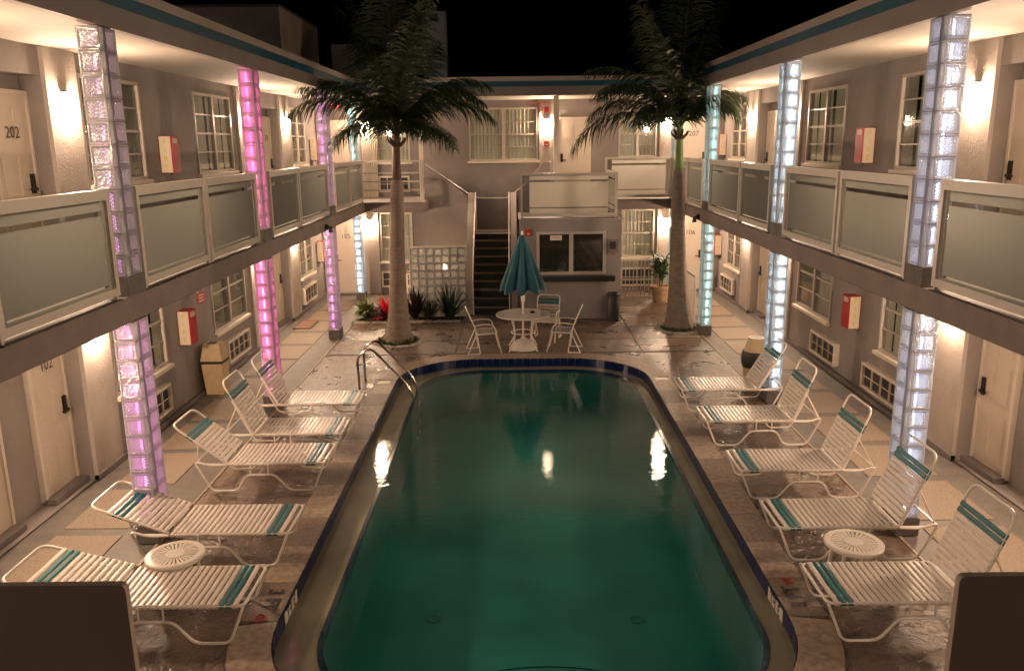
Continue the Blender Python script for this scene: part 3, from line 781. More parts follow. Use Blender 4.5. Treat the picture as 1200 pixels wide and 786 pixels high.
# ------------------------------------------------------------------ office block and stair
office = thing('office_block', 'small stucco office block with a wide dark sliding window below the raised landing', 'building')
b = MB(); mpO = lambda u, d, z: (u, 19.9+d, z)
wall(b, mpO, .14, 2.58, 0, 2.43, [(.55, 2.19, 1.13, 2.12, .9, True)], 1)
b.quad((.14, 19.9, 0), (.14, 22.0, 0), (.14, 22.0, 2.43), (.14, 19.9, 2.43)); b.quad((2.58, 19.9, 0), (2.58, 22.0, 0), (2.58, 22.0, 2.43), (2.58, 19.9, 2.43))
b.quad((.14, 22.0, 0), (2.58, 22.0, 0), (2.58, 22.0, F1), (.14, 22.0, F1))
b.build('wall', ['stucco', 'dark_room'], office)
b = MB(); b.box(.10, 2.62, 19.86, 21.98, 2.43, 2.455); b.build('roof', 'floor_coat', office)
b = MB(); t = .05; mbox(b, mpO, .53, 2.21, -.03, .06, 1.11, 1.17); mbox(b, mpO, .53, 2.21, -.03, .06, 2.08, 2.14); mbox(b, mpO, .53, .60, -.028, .06, 1.17, 2.08); mbox(b, mpO, 2.14, 2.21, -.028, .06, 1.17, 2.08); mbox(b, mpO, 1.32, 1.42, -.028, .05, 1.17, 2.08)
w_ = b.build('window', 'white_metal', office)
for a, c in ((.60, 1.32), (1.42, 2.14)):
    b = MB(); mbox(b, mpO, a, c, .02, .026, 1.17, 2.08); b.build('pane', 'pane_glass', w_)
b = MB(); mbox(b, mpO, .50, 2.42, -.22, 0, 1.03, 1.075); mbox(b, mpO, .50, 2.42, -.20, 0, .95, 1.03); b.build('counter_shelf', 'dark_metal', office)
sg = MB(); sg.box(.86, 1.14, 19.845, 19.862, 1.94, 2.06); sgo = thing('office_sign', 'small white sign with red OFFICE lettering on the dark office window', 'sign'); sg.build('sign_plate', 'paper', sgo)
place_text(text_mesh('OFFICE', .068, mt='sign_red'), 'lettering', sgo, (1.0, 19.842, 2.0), (1, 0, 0), (0, 0, 1))
mt_ = thing('keypad_box', 'grey phone box on the office wall right of the dark window', 'phone box'); b = MB(); b.box(2.24, 2.50, 19.82, 19.9, 1.63, 1.95); b.build('housing', 'stucco_dark', mt_)
b = MB(); b.box(2.29, 2.44, 19.80, 19.82, 1.72, 1.90); b.build('phone_face', 'black', mt_); b = MB(); b.box(2.32, 2.41, 19.80, 19.82, 1.60, 1.622); b.build('indicator', 'red', mt_)
fa = thing('fire_alarm', 'red fire alarm box on the office wall above the parasol', 'alarm'); b = MB(); b.box(.26, .40, 19.84, 19.9, 2.05, 2.21); b.build('housing', 'red', fa); b = MB(); b.box(.30, .36, 19.835, 19.84, 2.09, 2.12); b.build('pull_handle', 'paper', fa)
for z, lb in ((5.12, 'red fire strobe above the wall lamp near door 206'), (4.20, 'red fire alarm pull below the wall lamp near door 206')):
    o = thing('fire_alarm', lb, 'alarm'); b = MB(); b.box(.87, .99, 23.64, 23.70, z-.07, z+.07); b.build('housing', 'red', o); b = MB(); b.box(.90, .96, 23.625, 23.64, z-.04, z+.0); b.build('lens', 'exit_face' if z > 5 else 'paper', o)
# stair
st = thing('staircase', 'dark concrete staircase climbing to a landing beside the office block', 'staircase')
nst = 10; rise = 1.83/nst; run = 2.45/nst
for k in range(nst):
    b = MB(); y0 = 20.6+run*k; b.box(-1.09, -.10, y0+.004, 23.05 if k == nst-1 else y0+run+.1, rise*k if k else 0, rise*(k+1)-.03); b.box(-1.09, -.10, y0-.02, y0+run, rise*(k+1)-.03, rise*(k+1))
    o = b.build('stair_step', 'stair_tread', st)
    b = MB(); b.box(-1.09, -.10, y0-.028, y0+.03, rise*(k+1)-.03, rise*(k+1)+.004); b.build('nosing', 'stair_nose' if k < nst-1 else 'white_paint', o)
b = MB(); b.box(-1.25, .75, 23.05, YB, 1.70, 1.83); b.build('landing', 'stair_nose', st)
for i in range(5):
    b = MB(); z = 1.83+.183*(i+1); b.box(-1.27-.22*(i+1), -1.25-.22*i, 23.05, YB, z-.18, z); b.build('stair_step', 'stair_tread', st)
    b = MB(); b.box(-.04+.16*i, .13+.16*(i+1), 23.05, YB, z-.18, z); b.build('stair_step', 'stair_tread', st)
def slope_wall(pts_yz, x0, x1, name='guard_wall', mt='stucco_light'):
    b = MB(); n = len(pts_yz)
    b.v = [(x0, y, z) for y, z in pts_yz]+[(x1, y, z) for y, z in pts_yz]
    b.f = [tuple(range(n)), tuple(range(2*n-1, n-1, -1))]+[(i, (i+1) % n, n+(i+1) % n, n+i) for i in range(n)]; b.mi = [0]*len(b.f)
    return b.build(name, mt, st)
GP = [(20.55, 0), (23.04, 0), (23.04, 2.86), (22.9, 2.92), (20.62, .98), (20.55, .86)]
slope_wall(GP, -1.25, -1.095); slope_wall([(y, z) for y, z in GP], -.095, .06)
for xx in (-1.06, -.14):
    b = MB(); b.tube(rpath([(xx, 20.5, 0), (xx, 20.5, .98), (xx, 22.95, 2.96), (xx, 22.95, 1.85)], .12), .02, 6); b.build('handrail', 'pipe_white', st)
# sloping guard walls of the upper flights
def front_wall(P, y0, y1, mt='stucco'):
    b = MB(); n = len(P); b.v = [(x, y0, z) for x, z in P]+[(x, y1, z) for x, z in P]
    b.f = [tuple(range(n)), tuple(range(2*n-1, n-1, -1))]+[(i, (i+1) % n, n+(i+1) % n, n+i) for i in range(n)]; b.mi = [0]*len(b.f); b.build('guard_wall', mt, st)
front_wall([(-2.5, 0), (-1.255, 0), (-1.255, 2.80), (-2.35, 3.62), (-2.5, 3.62)], 22.88, 23.0)
front_wall([(.065, 1.8), (.745, 1.8), (.98, 2.46), (.98, 3.72), (.80, 3.72), (.065, 2.85)], 22.88, 23.0)
b = MB(); b.tube([(-2.42, 23.05, 3.70), (-1.17, 23.66, 2.76), (-.9, 23.66, 2.72), (-.2, 23.66, 2.72), (.28, 23.66, 3.06), (1.0, 23.1, 3.72)], .02, 6); b.build('handrail', 'pipe_white', st)

# ------------------------------------------------------------------ railings
def uvquad_mesh(name, y0, y1, z0, z1, axis, mt, th=.01):
    me = bpy.data.meshes.new(name)
    if axis == 'y': v = [(0, y0, z0), (0, y1, z0), (0, y1, z1), (0, y0, z1)]
    else: v = [(y0, 0, z0), (y1, 0, z0), (y1, 0, z1), (y0, 0, z1)]
    me.from_pydata(v, [], [(0, 1, 2, 3)]); uv = me.uv_layers.new(name='UVMap')
    for i, c in enumerate(((0, 0), (1, 0), (1, 1), (0, 1))): uv.data[i].uv = c
    me.materials.append(MATS[mt]); return me
def rail(x, y, L, axis, label, mt='frosted', z=F1, h=1.095):
    tr_, pw = (.055, .045) if mt == 'frosted_pale' else (.10, .065)
    t = thing('balcony_railing', label, 'railing', (x, y, z), group='glass balcony railings')
    def bx(a0, a1, z0, z1, w0, w1):
        b = MB(); (b.box(w0, w1, a0, a1, z0, z1) if axis == 'y' else b.box(a0, a1, w0, w1, z0, z1)); return b
    bx(0, L, h-tr_, h, -.035, .035).build('top_rail', 'white_metal', t)
    bx(0, pw, .05, h-tr_, -.032, .032).build('post', 'white_metal', t); bx(L-pw, L, .05, h-tr_, -.032, .032).build('post', 'white_metal', t)
    bx(pw, L-pw, .055, .13, -.03, .03).build('bottom_rail', 'white_metal', t)
    bx(.02, .055, 0, .05, -.02, .02).build('foot', 'white_metal', t); bx(L-.055, L-.02, 0, .05, -.02, .02).build('foot', 'white_metal', t)
    bx(-.01, L+.01, .0, .012, -.05, .05).build('base_plate', 'dark_metal', t)
    # inner stop beads give the frame depth
    
    link('glass', uvquad_mesh('glass', pw, L-pw, .13, h-tr_, axis, mt), t)
    return t
bays = [(2.2, 4.05), (4.12, 6.08), (6.15, 8.13), (8.72, 10.66), (10.73, 12.83), (13.56, 15.35), (15.42, 17.80), (18.50, 20.15), (20.22, 21.95)]
wordsL = ['behind the nearest pink column toward the camera', 'second before the nearest pink column', 'cut by the left edge before the nearest pink column', 'just past the nearest pink column',
          'just before the second hot pink column', 'just past the second hot pink column', 'before the third mauve column', 'just past the third mauve column', 'at the far left corner by door 205']
wordsR = ['behind the nearest white column toward the camera', 'second before the nearest white column', 'cut by the right edge before the nearest white column', 'just past the nearest white column',
          'just before the second ice blue column', 'just past the second ice blue column', 'before the third aqua column', 'just past the third aqua column', 'at the far right corner by door 207']
for i, (a, c) in enumerate(bays):
    rail(XL-.035, a, c-a, 'y', 'frosted glass railing panel %s' % wordsL[i])
    rail(XR+.035, a, c-a, 'y', 'frosted glass railing panel %s' % wordsR[i])
rail(2.40, 22.0, 1.75, 'x', 'pale frosted glass railing on the far walkway behind the office landing', 'frosted_pale')
rail(.16, 19.93, 2.30, 'x', 'pale frosted glass railing above the office window', 'frosted_pale', z=2.455, h=1.07)
rail(2.45, 19.97, 2.0, 'y', 'pale frosted glass railing on the right side of the office landing', 'frosted_pale', z=2.455, h=1.07)
# open bar railing on the left of the far walkway
br = thing('bar_railing', 'white open bar railing on the far walkway behind the left palm', 'railing', (0, 22.0, F1))
for x in (-4.18, -3.15, -2.42):
    b = MB(); b.box(x-.035, x+.035, -.035, .035, 0, 1.08); b.build('post', 'white_metal', br)
for z in (.12, .32, .54, .76, 1.06):
    for x0, x1 in ((-4.14, -3.19), (-3.11, -2.46)):
        b = MB(); b.box(x0, x1, -.02, .02, z-.02, z+.02); b.build('rail_bar', 'white_metal', br)
b = MB(); b.tube(rpath([(-4.22, .02, 0), (-4.25, .02, 1.5), (-3.9, .02, 2.0)], .5), .022, 6); b.build('curved_bar', 'white_metal', br)
# white fence by the right palm and gate beside the potted plant
gt = thing('picket_gate', 'white picket gate beside the potted plant under the far walkway', 'gate', (0, 22.35, 0))
for k in range(10):
    b = MB(); x = 2.72+k*.105; b.box(x-.012, x+.012, -.012, .012, .04, 1.08); b.build('picket', 'white_metal', gt)
for z in (.06, .55, 1.08):
    b = MB(); b.box(2.66, 3.76, -.022, .022, z-.022, z+.022); b.build('rail_bar', 'white_metal', gt)
fc = thing('side_railing', 'white slatted side railing behind the right palm trunk', 'railing', (4.27, 19.25, 0))
b = MB(); b.box(-.02, .02, 0, .05, 0, 1.08); b.build('post', 'white_metal', fc); b = MB(); b.box(-.02, .02, 1.25, 1.30, 0, 1.08); b.build('post', 'white_metal', fc); b = MB(); b.box(-.025, .025, 0, 1.3, 1.08, 1.13); b.build('top_rail', 'white_metal', fc)
for k in range(9):
    b = MB(); y = .13+k*.13; b.box(-.01, .01, y-.01, y+.01, .06, 1.08); b.build('picket', 'white_metal', fc)

# ------------------------------------------------------------------ glass block columns
def block_mesh(w, d, h, name, mt):
    """a pressed glass block: box with a recessed, pillowed face front and back"""
    b = MB(); e = .014; q = .010
    for s in (0, 1):
        y = 0 if s == 0 else d; yi = y+(q if s == 0 else -q)
        o = [(0, y, 0), (w, y, 0), (w, y, h), (0, y, h)]; i_ = [(e, y, e), (w-e, y, e), (w-e, y, h-e), (e, y, h-e)]; k = [(e*2, yi, e*2), (w-e*2, yi, e*2), (w-e*2, yi, h-e*2), (e*2, yi, h-e*2)]
        n = len(b.v); b.v += o+i_+k
        for j in range(4):
            l = (j+1) % 4; b.f += [(n+j, n+l, n+4+l, n+4+j), (n+4+j, n+4+l, n+8+l, n+8+j)]; b.mi += [1, 1]
        b.f.append((n+8, n+9, n+10, n+11)); b.mi.append(0)
    m = 12
    for j in range(4):
        l = (j+1) % 4; b.f.append((j, l, m+l, m+j)); b.mi.append(1)
    return b.mesh(name, mt)
BW, BD = .215, .095
bm_f = {}
def column(x, y, z0, z1, side, neon, label, far=False, group='lit glass block columns'):
    """x,y = pool-side near corner; side -1 left wing, +1 right wing"""
    t = thing('glass_block_column', label, 'column', (x, y, z0), group=group)
    bb = MB()
    X = (lambda a: a) if side > 0 else (lambda a: -a)
    def bx(mb, a0, a1, y0, y1, c0, c1): mb.box(min(X(a0), X(a1)), max(X(a0), X(a1)), y0, y1, c0, c1)
    bx(bb, -.012, .232, -.012, .372, 0, .20); bb.build('base', 'base_block', t)
    H = z1-z0; n = int((H-.20-.015)/.205); hh = (H-.20-.015)/n
    key = round(hh, 4)
    if key not in bm_f:
        bm_f[key] = (block_mesh(BW, BD, hh-.010, 'glass_block', ['glass_block', 'block_edge']), block_mesh(.215, BD, hh-.010, 'glass_block', ['glass_block', 'block_edge']))
    mf, ms = bm_f[key]
    for k in range(n):
        z = .20+hh*k+.005
        o = link('glass_block', mf, t, (0 if side > 0 else -BW, 0, z))
        # second stack turned to face the pool
        o = link('glass_block', ms, t, (0 if side > 0 else 0, .145, z)); o.rotation_euler.z = pi/2
        o.location = (BD if side > 0 else 0, .145, z)
    # spacer strip, mortar joints, added neon shields
    sp = MB(); bx(sp, .004, .016, BD+.002, .143, .2, H-.012); sp.build('spacer_strip', 'block_edge', t)
    sp = MB(); bx(sp, .205, .215, BD+.002, .36, .2, H-.012); sp.build('backing', 'white_metal', t)  # opaque strip added to keep the neon wash off the wall
    sp = MB(); bx(sp, BD+.002, .204, .352, .360, .2, H-.012); sp.build('neon_shield', 'white_metal', t)  # unseen opaque sheet added to stop neon leaking out behind
    sp = MB()
    for k in range(n+1):
        z = .20+hh*k; bx(sp, .003, BW-.003, .004, BD-.004, z-.004, z+.004); bx(sp, .004, BD-.004, .148, .355, z-.004, z+.004)
    sp.build('mortar_joint', 'fascia', t)
    nn = MB(); nn.lathe([(.0001, .215), (.014, .215), (.014, H-.03), (.0001, H-.03)], X(.155), .20, 6); nn.build('neon_tube', neon, t)
    return t
cy = [8.30, 13.03, 17.98]
nm_L = [('neon_mauve', 'nearest'), ('neon_pink', 'second'), ('neon_orchid', 'third')]
for i, y in enumerate(cy):
    ne, od = nm_L[i]
    d1 = ['orchid and clear', 'hot pink', 'pale orchid'][i]
    column(XL, y, F1, CE-.02, -1, ne if i else 'neon_mauve', '%s lit glass block column of the left upper walkway, %s from the camera' % (d1, od))
    column(XL, y, 0, SB-.005, -1, ['neon_orchid', 'neon_pink', 'neon_orchid'][i], '%s lit glass block column at the left ground floor, %s from the camera' % (d1, od))
    d2 = ['lilac white', 'ice blue', 'aqua'][i]; nR = ['neon_lilac', 'neon_ice', 'neon_aqua'][i]
    column(XR, y, F1, CE-.02, 1, nR, '%s lit glass block column of the right upper walkway, %s from the camera' % (d2, od))
    column(XR, y, 0, SB-.005, 1, nR, '%s lit glass block column at the right ground floor, %s from the camera' % (d2, od))
column(-4.22, 22.75, F1, CE-.02, -1, 'neon_aqua', 'aqua lit glass block column of the far upper walkway by door 205')
column(-4.22, 22.75, 0, SB-.005, -1, 'neon_ice', 'pale blue lit glass block column at ground level by door 105')
column(4.30, 22.75, F1, CE-.02, 1, 'neon_sea', 'sea green lit glass block column of the far upper walkway behind the right palm')
column(4.30, 22.75, 0, SB-.005, 1, 'neon_sea', 'sea green lit glass block column at ground level behind the right palm')

# glass block screen wall with planting in front
gw = thing('glass_block_screen', 'low glass block screen wall left of the stairs behind the plants', 'screen wall', (-2.60, 20.34, 0))
sb_ = block_mesh(.19, .08, .185, 'glass_block', ['block_wall', 'block_edge'])
for i in range(7):
    for j in range(9):
        link('glass_block', sb_, gw, (i*.196+.003, 0, .02+j*.190))
b = MB(); b.box(0, 1.375, -.012, .092, 1.735, 1.765); b.box(-.02, 0, -.01, .09, 0, 1.735); b.build('cap', 'white_paint', gw)
b = MB()
for i in range(8): b.box(i*.196-.002, i*.196+.003, .004, .076, .02, 1.73)
for j in range(10): b.box(0, 1.375, .004, .076, .014+j*.190, .020+j*.190)
b.build('mortar_joint', 'fascia_top', gw)

# ------------------------------------------------------------------ wall lamps
def sconce_mesh():
    g_ = MB(); g_.lathe([(.001, -.17), (.095, -.16), (.105, .05), (.001, .06)], 0, 0, 8, a0=pi, a1=2*pi)
    c_ = MB(); c_.lathe([(.001, .115), (.09, .115), (.09, .095), (.001, .095)], 0, 0, 10, a0=pi, a1=2*pi); c_.box(-.03, .03, -.012, 0, .06, .115)
    return g_.mesh('lamp_shade', 'sconce_glass', True), c_.mesh('cap', 'dark_metal'), g_.mesh('lamp_shade', 'sconce_far', True)
sg_, sc_, sgf = sconce_mesh()
def sconce(x, y, z, rz, label, far=False):
    t = thing('wall_lamp', label, 'wall lamp', (x, y, z), rz, group='glowing wall lamps')
    link('lamp_shade', sgf if far else sg_, t); link('cap', sc_, t)
    return t
for lv, zz, nm in ((1, 4.80, 'upper walkway'), (0, 2.04, 'ground floor')):
    for y, d in ((.45, 'behind the camera'), (7.45, 'before the nearest door'), (10.44, 'beside the nearest door'), (17.36, 'past the second window'), (20.42, 'beside the farther door')):
        sconce(WL+.056, y, zz, pi/2, 'glowing wall lamp on the left %s wall %s' % (nm, d), y > 15)
        sconce(WR-.056, y+OFF, zz, -pi/2, 'glowing wall lamp on the right %s wall %s' % (nm, d), y > 15)
sconce(-4.13, YB-.10, 4.80, 0, 'glowing wall lamp beside door 205 at the far left corner', True); sconce(.93, YB-.051, 4.78, 0, 'glowing wall lamp between the centre window and door 206', True)
sconce(4.33, YB-.051, 4.85, 0, 'glowing wall lamp beside door 207 behind the palm crown', True); sconce(-4.13, YB-.051, 2.06, 0, 'glowing wall lamp beside door 105 under the far walkway', True)
sconce(4.33, YB-.051, 2.0, 0, 'glowing wall lamp beside door 106 above the potted plant', True)
lo = thing('low_lamp', 'small low lamp glowing behind the glass block screen', 'lamp', (-1.95, 22.75, .0)); b = MB(); b.lathe([(.02, 0), (.02, .85)], 0, 0, 6); b.build('stem', 'dark_metal', lo)
b = MB(); b.lathe([(.001, .80), (.06, .80), (.06, .98), (.001, .99)], 0, -.0, 8); b.build('lamp_shade', 'low_lamp', lo)
# exit signs
for x, s in ((-4.85, 'left'), (5.08, 'right')):
    t = thing('exit_sign', 'red lit EXIT sign hanging by the %s far corner above door %s' % (('left', '205') if x < 0 else ('right', '207')), 'exit sign', (x, 23.1, 5.27), group='lit exit signs')
    b = MB(); b.box(-.16, .16, 0, .05, -.095, .095); b.build('housing', 'exit_face', t); b = MB(); b.box(-.012, .012, .01, .03, .095, .13); b.build('stem', 'white_metal', t)
    place_text(text_mesh('EXIT', .17, mt='exit_red'), 'lettering', t, (0, -.006, 0), (1, 0, 0), (0, 0, 1))
# security lights under the slab edge
for x, y, s in ((XL+.03, 17.3, 'left'), (XR-.03, 18.6, 'right')):
    t = thing('security_light', 'small black unlit security light fixed to the %s walkway edge' % s, 'security light', (x, y, 2.58)); sg2 = 1 if x < 0 else -1
    b = MB(); b.box(-.03, .03, -.06, .06, -.05, .05); b.build('bracket', 'black', t); b = MB(); b.lathe([(.03, 0), (.055, -.12), (.0, -.12)], sg2*.09, -.08, 8); b.build('lamp_head', 'black', t)
    b = MB(); b.tube([(0, 0, 0), (sg2*.09, -.08, .0)], .018, 5); b.build('arm', 'black', t)

# ------------------------------------------------------------------ air conditioners, extinguisher cabinets, signs
def aircon(mp, u0, u1, z0, z1, label):
    t = thing('air_conditioner', label, 'air conditioner', group='wall air conditioners')
    b = MB(); e = .045
    mbox(b, mp, u0, u1, -.10, .0, z0, z0+e); mbox(b, mp, u0, u1, -.10, .0, z1-e, z1); mbox(b, mp, u0, u0+e, -.10, 0, z0+e, z1-e); mbox(b, mp, u1-e, u1, -.10, 0, z0+e, z1-e)
    b.build('casing', 'white_paint', t)
    b = MB(); mbox(b, mp, u0+e, u1-e, -.05, -.005, z0+e, z1-e); b.build('grille', 'grille_dark', t)
    for k in (1, 2, 3):
        b = MB(); u = u0+e+(u1-u0-2*e)*k/4; mbox(b, mp, u-.009, u+.009, -.085, -.055, z0+e, z1-e); b.build('grille_bar', 'white_paint', t)
    b = MB(); zm = (z0+z1)/2; mbox(b, mp, u0+e, u1-e, -.088, -.086, zm-.009, zm+.009); b.build('grille_bar', 'white_paint', t)
for u0, u1, d in ((11.3, 12.45, 'behind the nearest column'), (15.15, 16.42, 'under the second window'), (21.05, 22.35, 'under the far window')):
    aircon(mpL, u0, u1, .2, .63, 'cream wall air conditioner at the left ground floor %s' % d)
for u0, u1, d in ((11.95, 13.35, 'beside the nearest column'), (14.55, 15.8, 'under the second window'), (21.8, 23.05, 'under the far window')):
    aircon(mpR, u0, u1, .18, .60, 'cream wall air conditioner at the right ground floor %s' % d)
aircon(mpB, -3.86, -2.95, .2, .66, 'dark grilled wall air conditioner behind the left palm trunk'); aircon(mpB, 3.07, 4.0, .15, .68, 'dark grilled wall air conditioner behind the picket gate')
aircon(mpB, -3.82, -2.95, F1+.18, F1+.62, 'dark grilled wall air conditioner behind the open bar railing')
fire_txt = {}
def cabinet(side, y, z, label):
    x = WL if side < 0 else WR; k = 1 if side < 0 else -1
    t = thing('extinguisher_cabinet', label, 'extinguisher cabinet', (x, y, z), group='fire extinguisher cabinets')
    b = MB(); x0, x1 = sorted((0, .20*k)); b.box(x0, x1, .004, .30, -.28, .28); b.build('case', 'red', t)
    b = MB(); x0, x1 = sorted((.012*k, .185*k)); b.box(x0, x1, -.006, .004, -.275, .275); b.build('side_panel', 'cream_plastic', t)
    b = MB(); x0, x1 = sorted((.2*k, .205*k)); b.box(x0, x1, .06, .24, .17, .25); b.build('label_plate', 'cream_plastic', t)
    b = MB(); b.lathe([(.001, -.31), (.02, -.31), (.02, -.28)], .1*k, .15, 6); b.build('drain_nub', 'ink', t)
    me = fire_txt.get(0) or text_mesh('F\nI\nR\nE', .13, mt='yellow'); fire_txt[0] = me
    place_text(me, 'lettering', t, (.10*k, -.008, -.0), (1, 0, 0), (0, 0, 1))
    me = fire_txt.get(1) or text_mesh('FIRE EXTINGUISHER', .055, mt='cream_plastic'); fire_txt[1] = me
for side, off, nm in ((-1, 0, 'left'), (1, .5, 'right')):
    for lv, z, fl in ((1, 4.12, 'upper walkway'), (0, 1.34, 'ground floor')):
        cabinet(side, 13.17+off*1.25, z, 'red and cream fire cabinet on the %s %s wall between two windows' % (nm, fl))
        cabinet(side, 22.95+off*.9, z, 'red and cream fire cabinet at the far %s corner of the %s' % (nm, fl))
nt2 = thing('notice_sign', 'white and red notice sign on the left wall above the fire cabinet', 'sign', (WL, 14.25, 1.78))
b = MB(); b.box(.002, .010, -.17, .17, -.02, .20); b.build('sign_plate', 'paper', nt2); b = MB(); b.box(.002, .010, -.17, .17, -.22, -.03); b.build('lower_plate', 'sign_red', nt2)
b = MB()
for k, (w, z) in enumerate(((.13, .16), (.10, .12), (.12, .08), (.11, .04), (.12, .0))): b.box(.010, .012, -w, w, z-.010, z+.008)
b.build('lettering', 'ink', nt2)
b = MB()
for w, z in ((.12, -.08), (.10, -.13), (.12, -.18)): b.box(.010, .012, -w, w, z-.01, z+.01)
b.build('lettering', 'paper', nt2)

# ------------------------------------------------------------------ roof structures
h = thing('roof_hut', 'dark box shaped roof hut with a lit side above the left wing', 'roof hut'); b = MB(); b.box(-9.4, -5.32, 20, 23.8, 5.78, 7.33); b.build('wall', 'hut_wall', h); b = MB(); b.box(-9.42, -5.30, 19.98, 23.82, 7.33, 7.38); b.build('roof', 'roofing', h)
h = thing('louvre_screen', 'dim louvred plant screen on the roof behind the left palm', 'screen')
b = MB(); b.box(-5.3, -4.2, 25.4, 25.5, 5.78, 7.1); b.build('panel', 'hut_wall', h)
for k in range(9): b = MB(); b.box(-5.28, -4.22, 25.32, 25.4, 5.9+k*.13, 5.96+k*.13); b.build('louvre', 'hut_wall', h)
ch = thing('chimney', 'tall pale square chimney with a dark vent on the roof behind the left palm', 'chimney')
b = MB(); cx0, cx1 = -2.47, -1.83
wall(b, lambda u, d, z: (u, 24+d, z), cx0, cx1, 5.78, 7.77, [(-2.30, -2.04, 7.50, 7.72, .3, True)], 1); b.quad((cx0, 24, 5.78), (cx0, 24.6, 5.78), (cx0, 24.6, 7.77), (cx0, 24, 7.77)); b.quad((cx1, 24, 5.78), (cx1, 24.6, 5.78), (cx1, 24.6, 7.77), (cx1, 24, 7.77)); b.quad((cx0, 24, 7.77), (cx1, 24, 7.77), (cx1, 24.6, 7.77), (cx0, 24.6, 7.77)); b.quad((cx0, 24.6, 5.78), (cx1, 24.6, 5.78), (cx1, 24.6, 7.77), (cx0, 24.6, 7.77))
b.build('flue', ['chim', 'dark_room'], ch)

# ------------------------------------------------------------------ loungers
SH, SW, SL = .36, .68, 1.22
def strap_mesh(w):
    b = MB(); hw = SW/2+.014
    pr = [(-hw+.012, -.028), (-hw, -.006), (-hw+.010, .014), (0, .006), (hw-.010, .014), (hw, -.006), (hw-.012, -.028)]
    for y, z in pr: b.v += [(-w/2, y, z-.002), (-w/2+.006, y, z+.003), (w/2-.006, y, z+.003), (w/2, y, z-.002)]
    for i in range(len(pr)-1):
        for j in range(3): a = i*4+j; b.f.append((a, a+4, a+5, a+1)); b.mi.append(0)
    return b
stw = strap_mesh(.048).mesh('strap', 'strap_white', True); stt = strap_mesh(.050).mesh('strap', 'strap_teal', True)
def lounger(x, y, sgn, ang, label, Lb=.80):
    """x,y = foot end centre; seat runs to -x (sgn -1, left row) or +x; local +X runs foot -> head"""
    t = thing('sun_lounger', label, 'sun lounger', (x, y, 0), 0 if sgn > 0 else pi, group='strap sun loungers beside the pool')
    hw = SW/2; r = .0135
    b = MB(); ft = rpath([(SL+.28, -hw, SH), (.0, -hw, SH), (.0, hw, SH), (SL+.28, hw, SH)], .06); b.tube(ft, r, 7); b.tube([(SL, -hw, SH), (SL, hw, SH)], r*.8, 6); b.build('seat_frame', 'pipe_white', t, True)
    c, s = math.cos(ang), math.sin(ang)
    P = lambda d, yy: (SL+d*c, yy, SH+.02+d*s)
    b = MB(); b.tube(rpath([P(0, -hw), P(Lb, -hw), P(Lb, hw), P(0, hw)], .11, 6), r, 7); b.build('back_frame', 'pipe_white', t, True)
    for sy in (-hw-.018, hw+.018):
        b = MB(); z0 = .014
        b.tube(rpath([(.0, sy, SH), (.14, sy, z0), (.45, sy, z0), (.62, sy, SH*.62), (.98, sy, SH*.62), (1.10, sy, z0), (1.42, sy, z0), (1.62, sy, SH+.05), (1.42, sy, SH-.01), (1.22, sy, SH)], .07, 4), r, 7)
        b.build('sled_leg', 'pipe_white', t, True)
        for xx in (.70, .92):
            q = MB(); q.tube([(xx, sy, SH*.62), (xx, sy*.985, SH)], r*.75, 5); q.build('strut', 'pipe_white', t, True)
    b = MB(); q1 = P(Lb*.55, 0)
    for sy in (-hw+.05, hw-.05): b.tube([(q1[0], sy, q1[2]-.01), (1.60, sy*1.05, SH+.02)], r*.7, 5)
    b.tube([(1.60, -hw, SH+.02), (1.60, hw, SH+.02)], r*.8, 6); b.build('back_support', 'pipe_white', t, True)
    pitch = .0585; n = int((SL-.10)/pitch)
    for k in range(n+1):
        teal = k in (1, 2)
        o = link('strap', stt if teal else stw, t, (.075+k*pitch, 0, SH))
        if teal: o['label'] = 'teal strap'
    m = int((Lb-.16)/pitch)
    for k in range(m):
        d = .04+k*pitch; teal = k in (m-2, m-3) if ang < .6 else k in (m-1, m-2)
        p = P(d, 0); o = link('strap', stt if teal else stw, t, p); o.rotation_euler = (0, -ang, 0)
        if teal: o['label'] = 'teal strap'
    return t
R_ = math.radians
LO = [(-2.38, 6.75, -1, 15, .90, 'lounger with nearly flat back behind the dark left parapet'), (-2.36, 8.11, -1, 21, .84, 'lounger with low raised back beside the left round side table'),
      (-2.42, 10.02, -1, 38, .80, 'lounger with half raised back, middle of the left row'), (-2.42, 11.09, -1, 64, .82, 'lounger with steep back, fourth along the left row'),
      (-2.44, 12.42, -1, 62, .78, 'lounger with steep back farthest along the left row'),
      (2.65, 6.70, 1, 69, .84, 'lounger with steep back nearest camera in the right row by the dark parapet'), (2.68, 8.11, 1, 67, .82, 'lounger with steep back beside the right round side table'),
      (2.69, 9.62, 1, 68, .79, 'lounger with steep back, middle of the right row'), (2.69, 11.42, 1, 68, .79, 'lounger with steep back, fourth along the right row'),
      (2.64, 12.95, 1, 59, .82, 'lounger with raised back farthest along the right row before the bin')]
for x, y, sgn, a, Lb, lb in LO: lounger(x, y, sgn, R_(a), 'white strap '+lb, Lb)
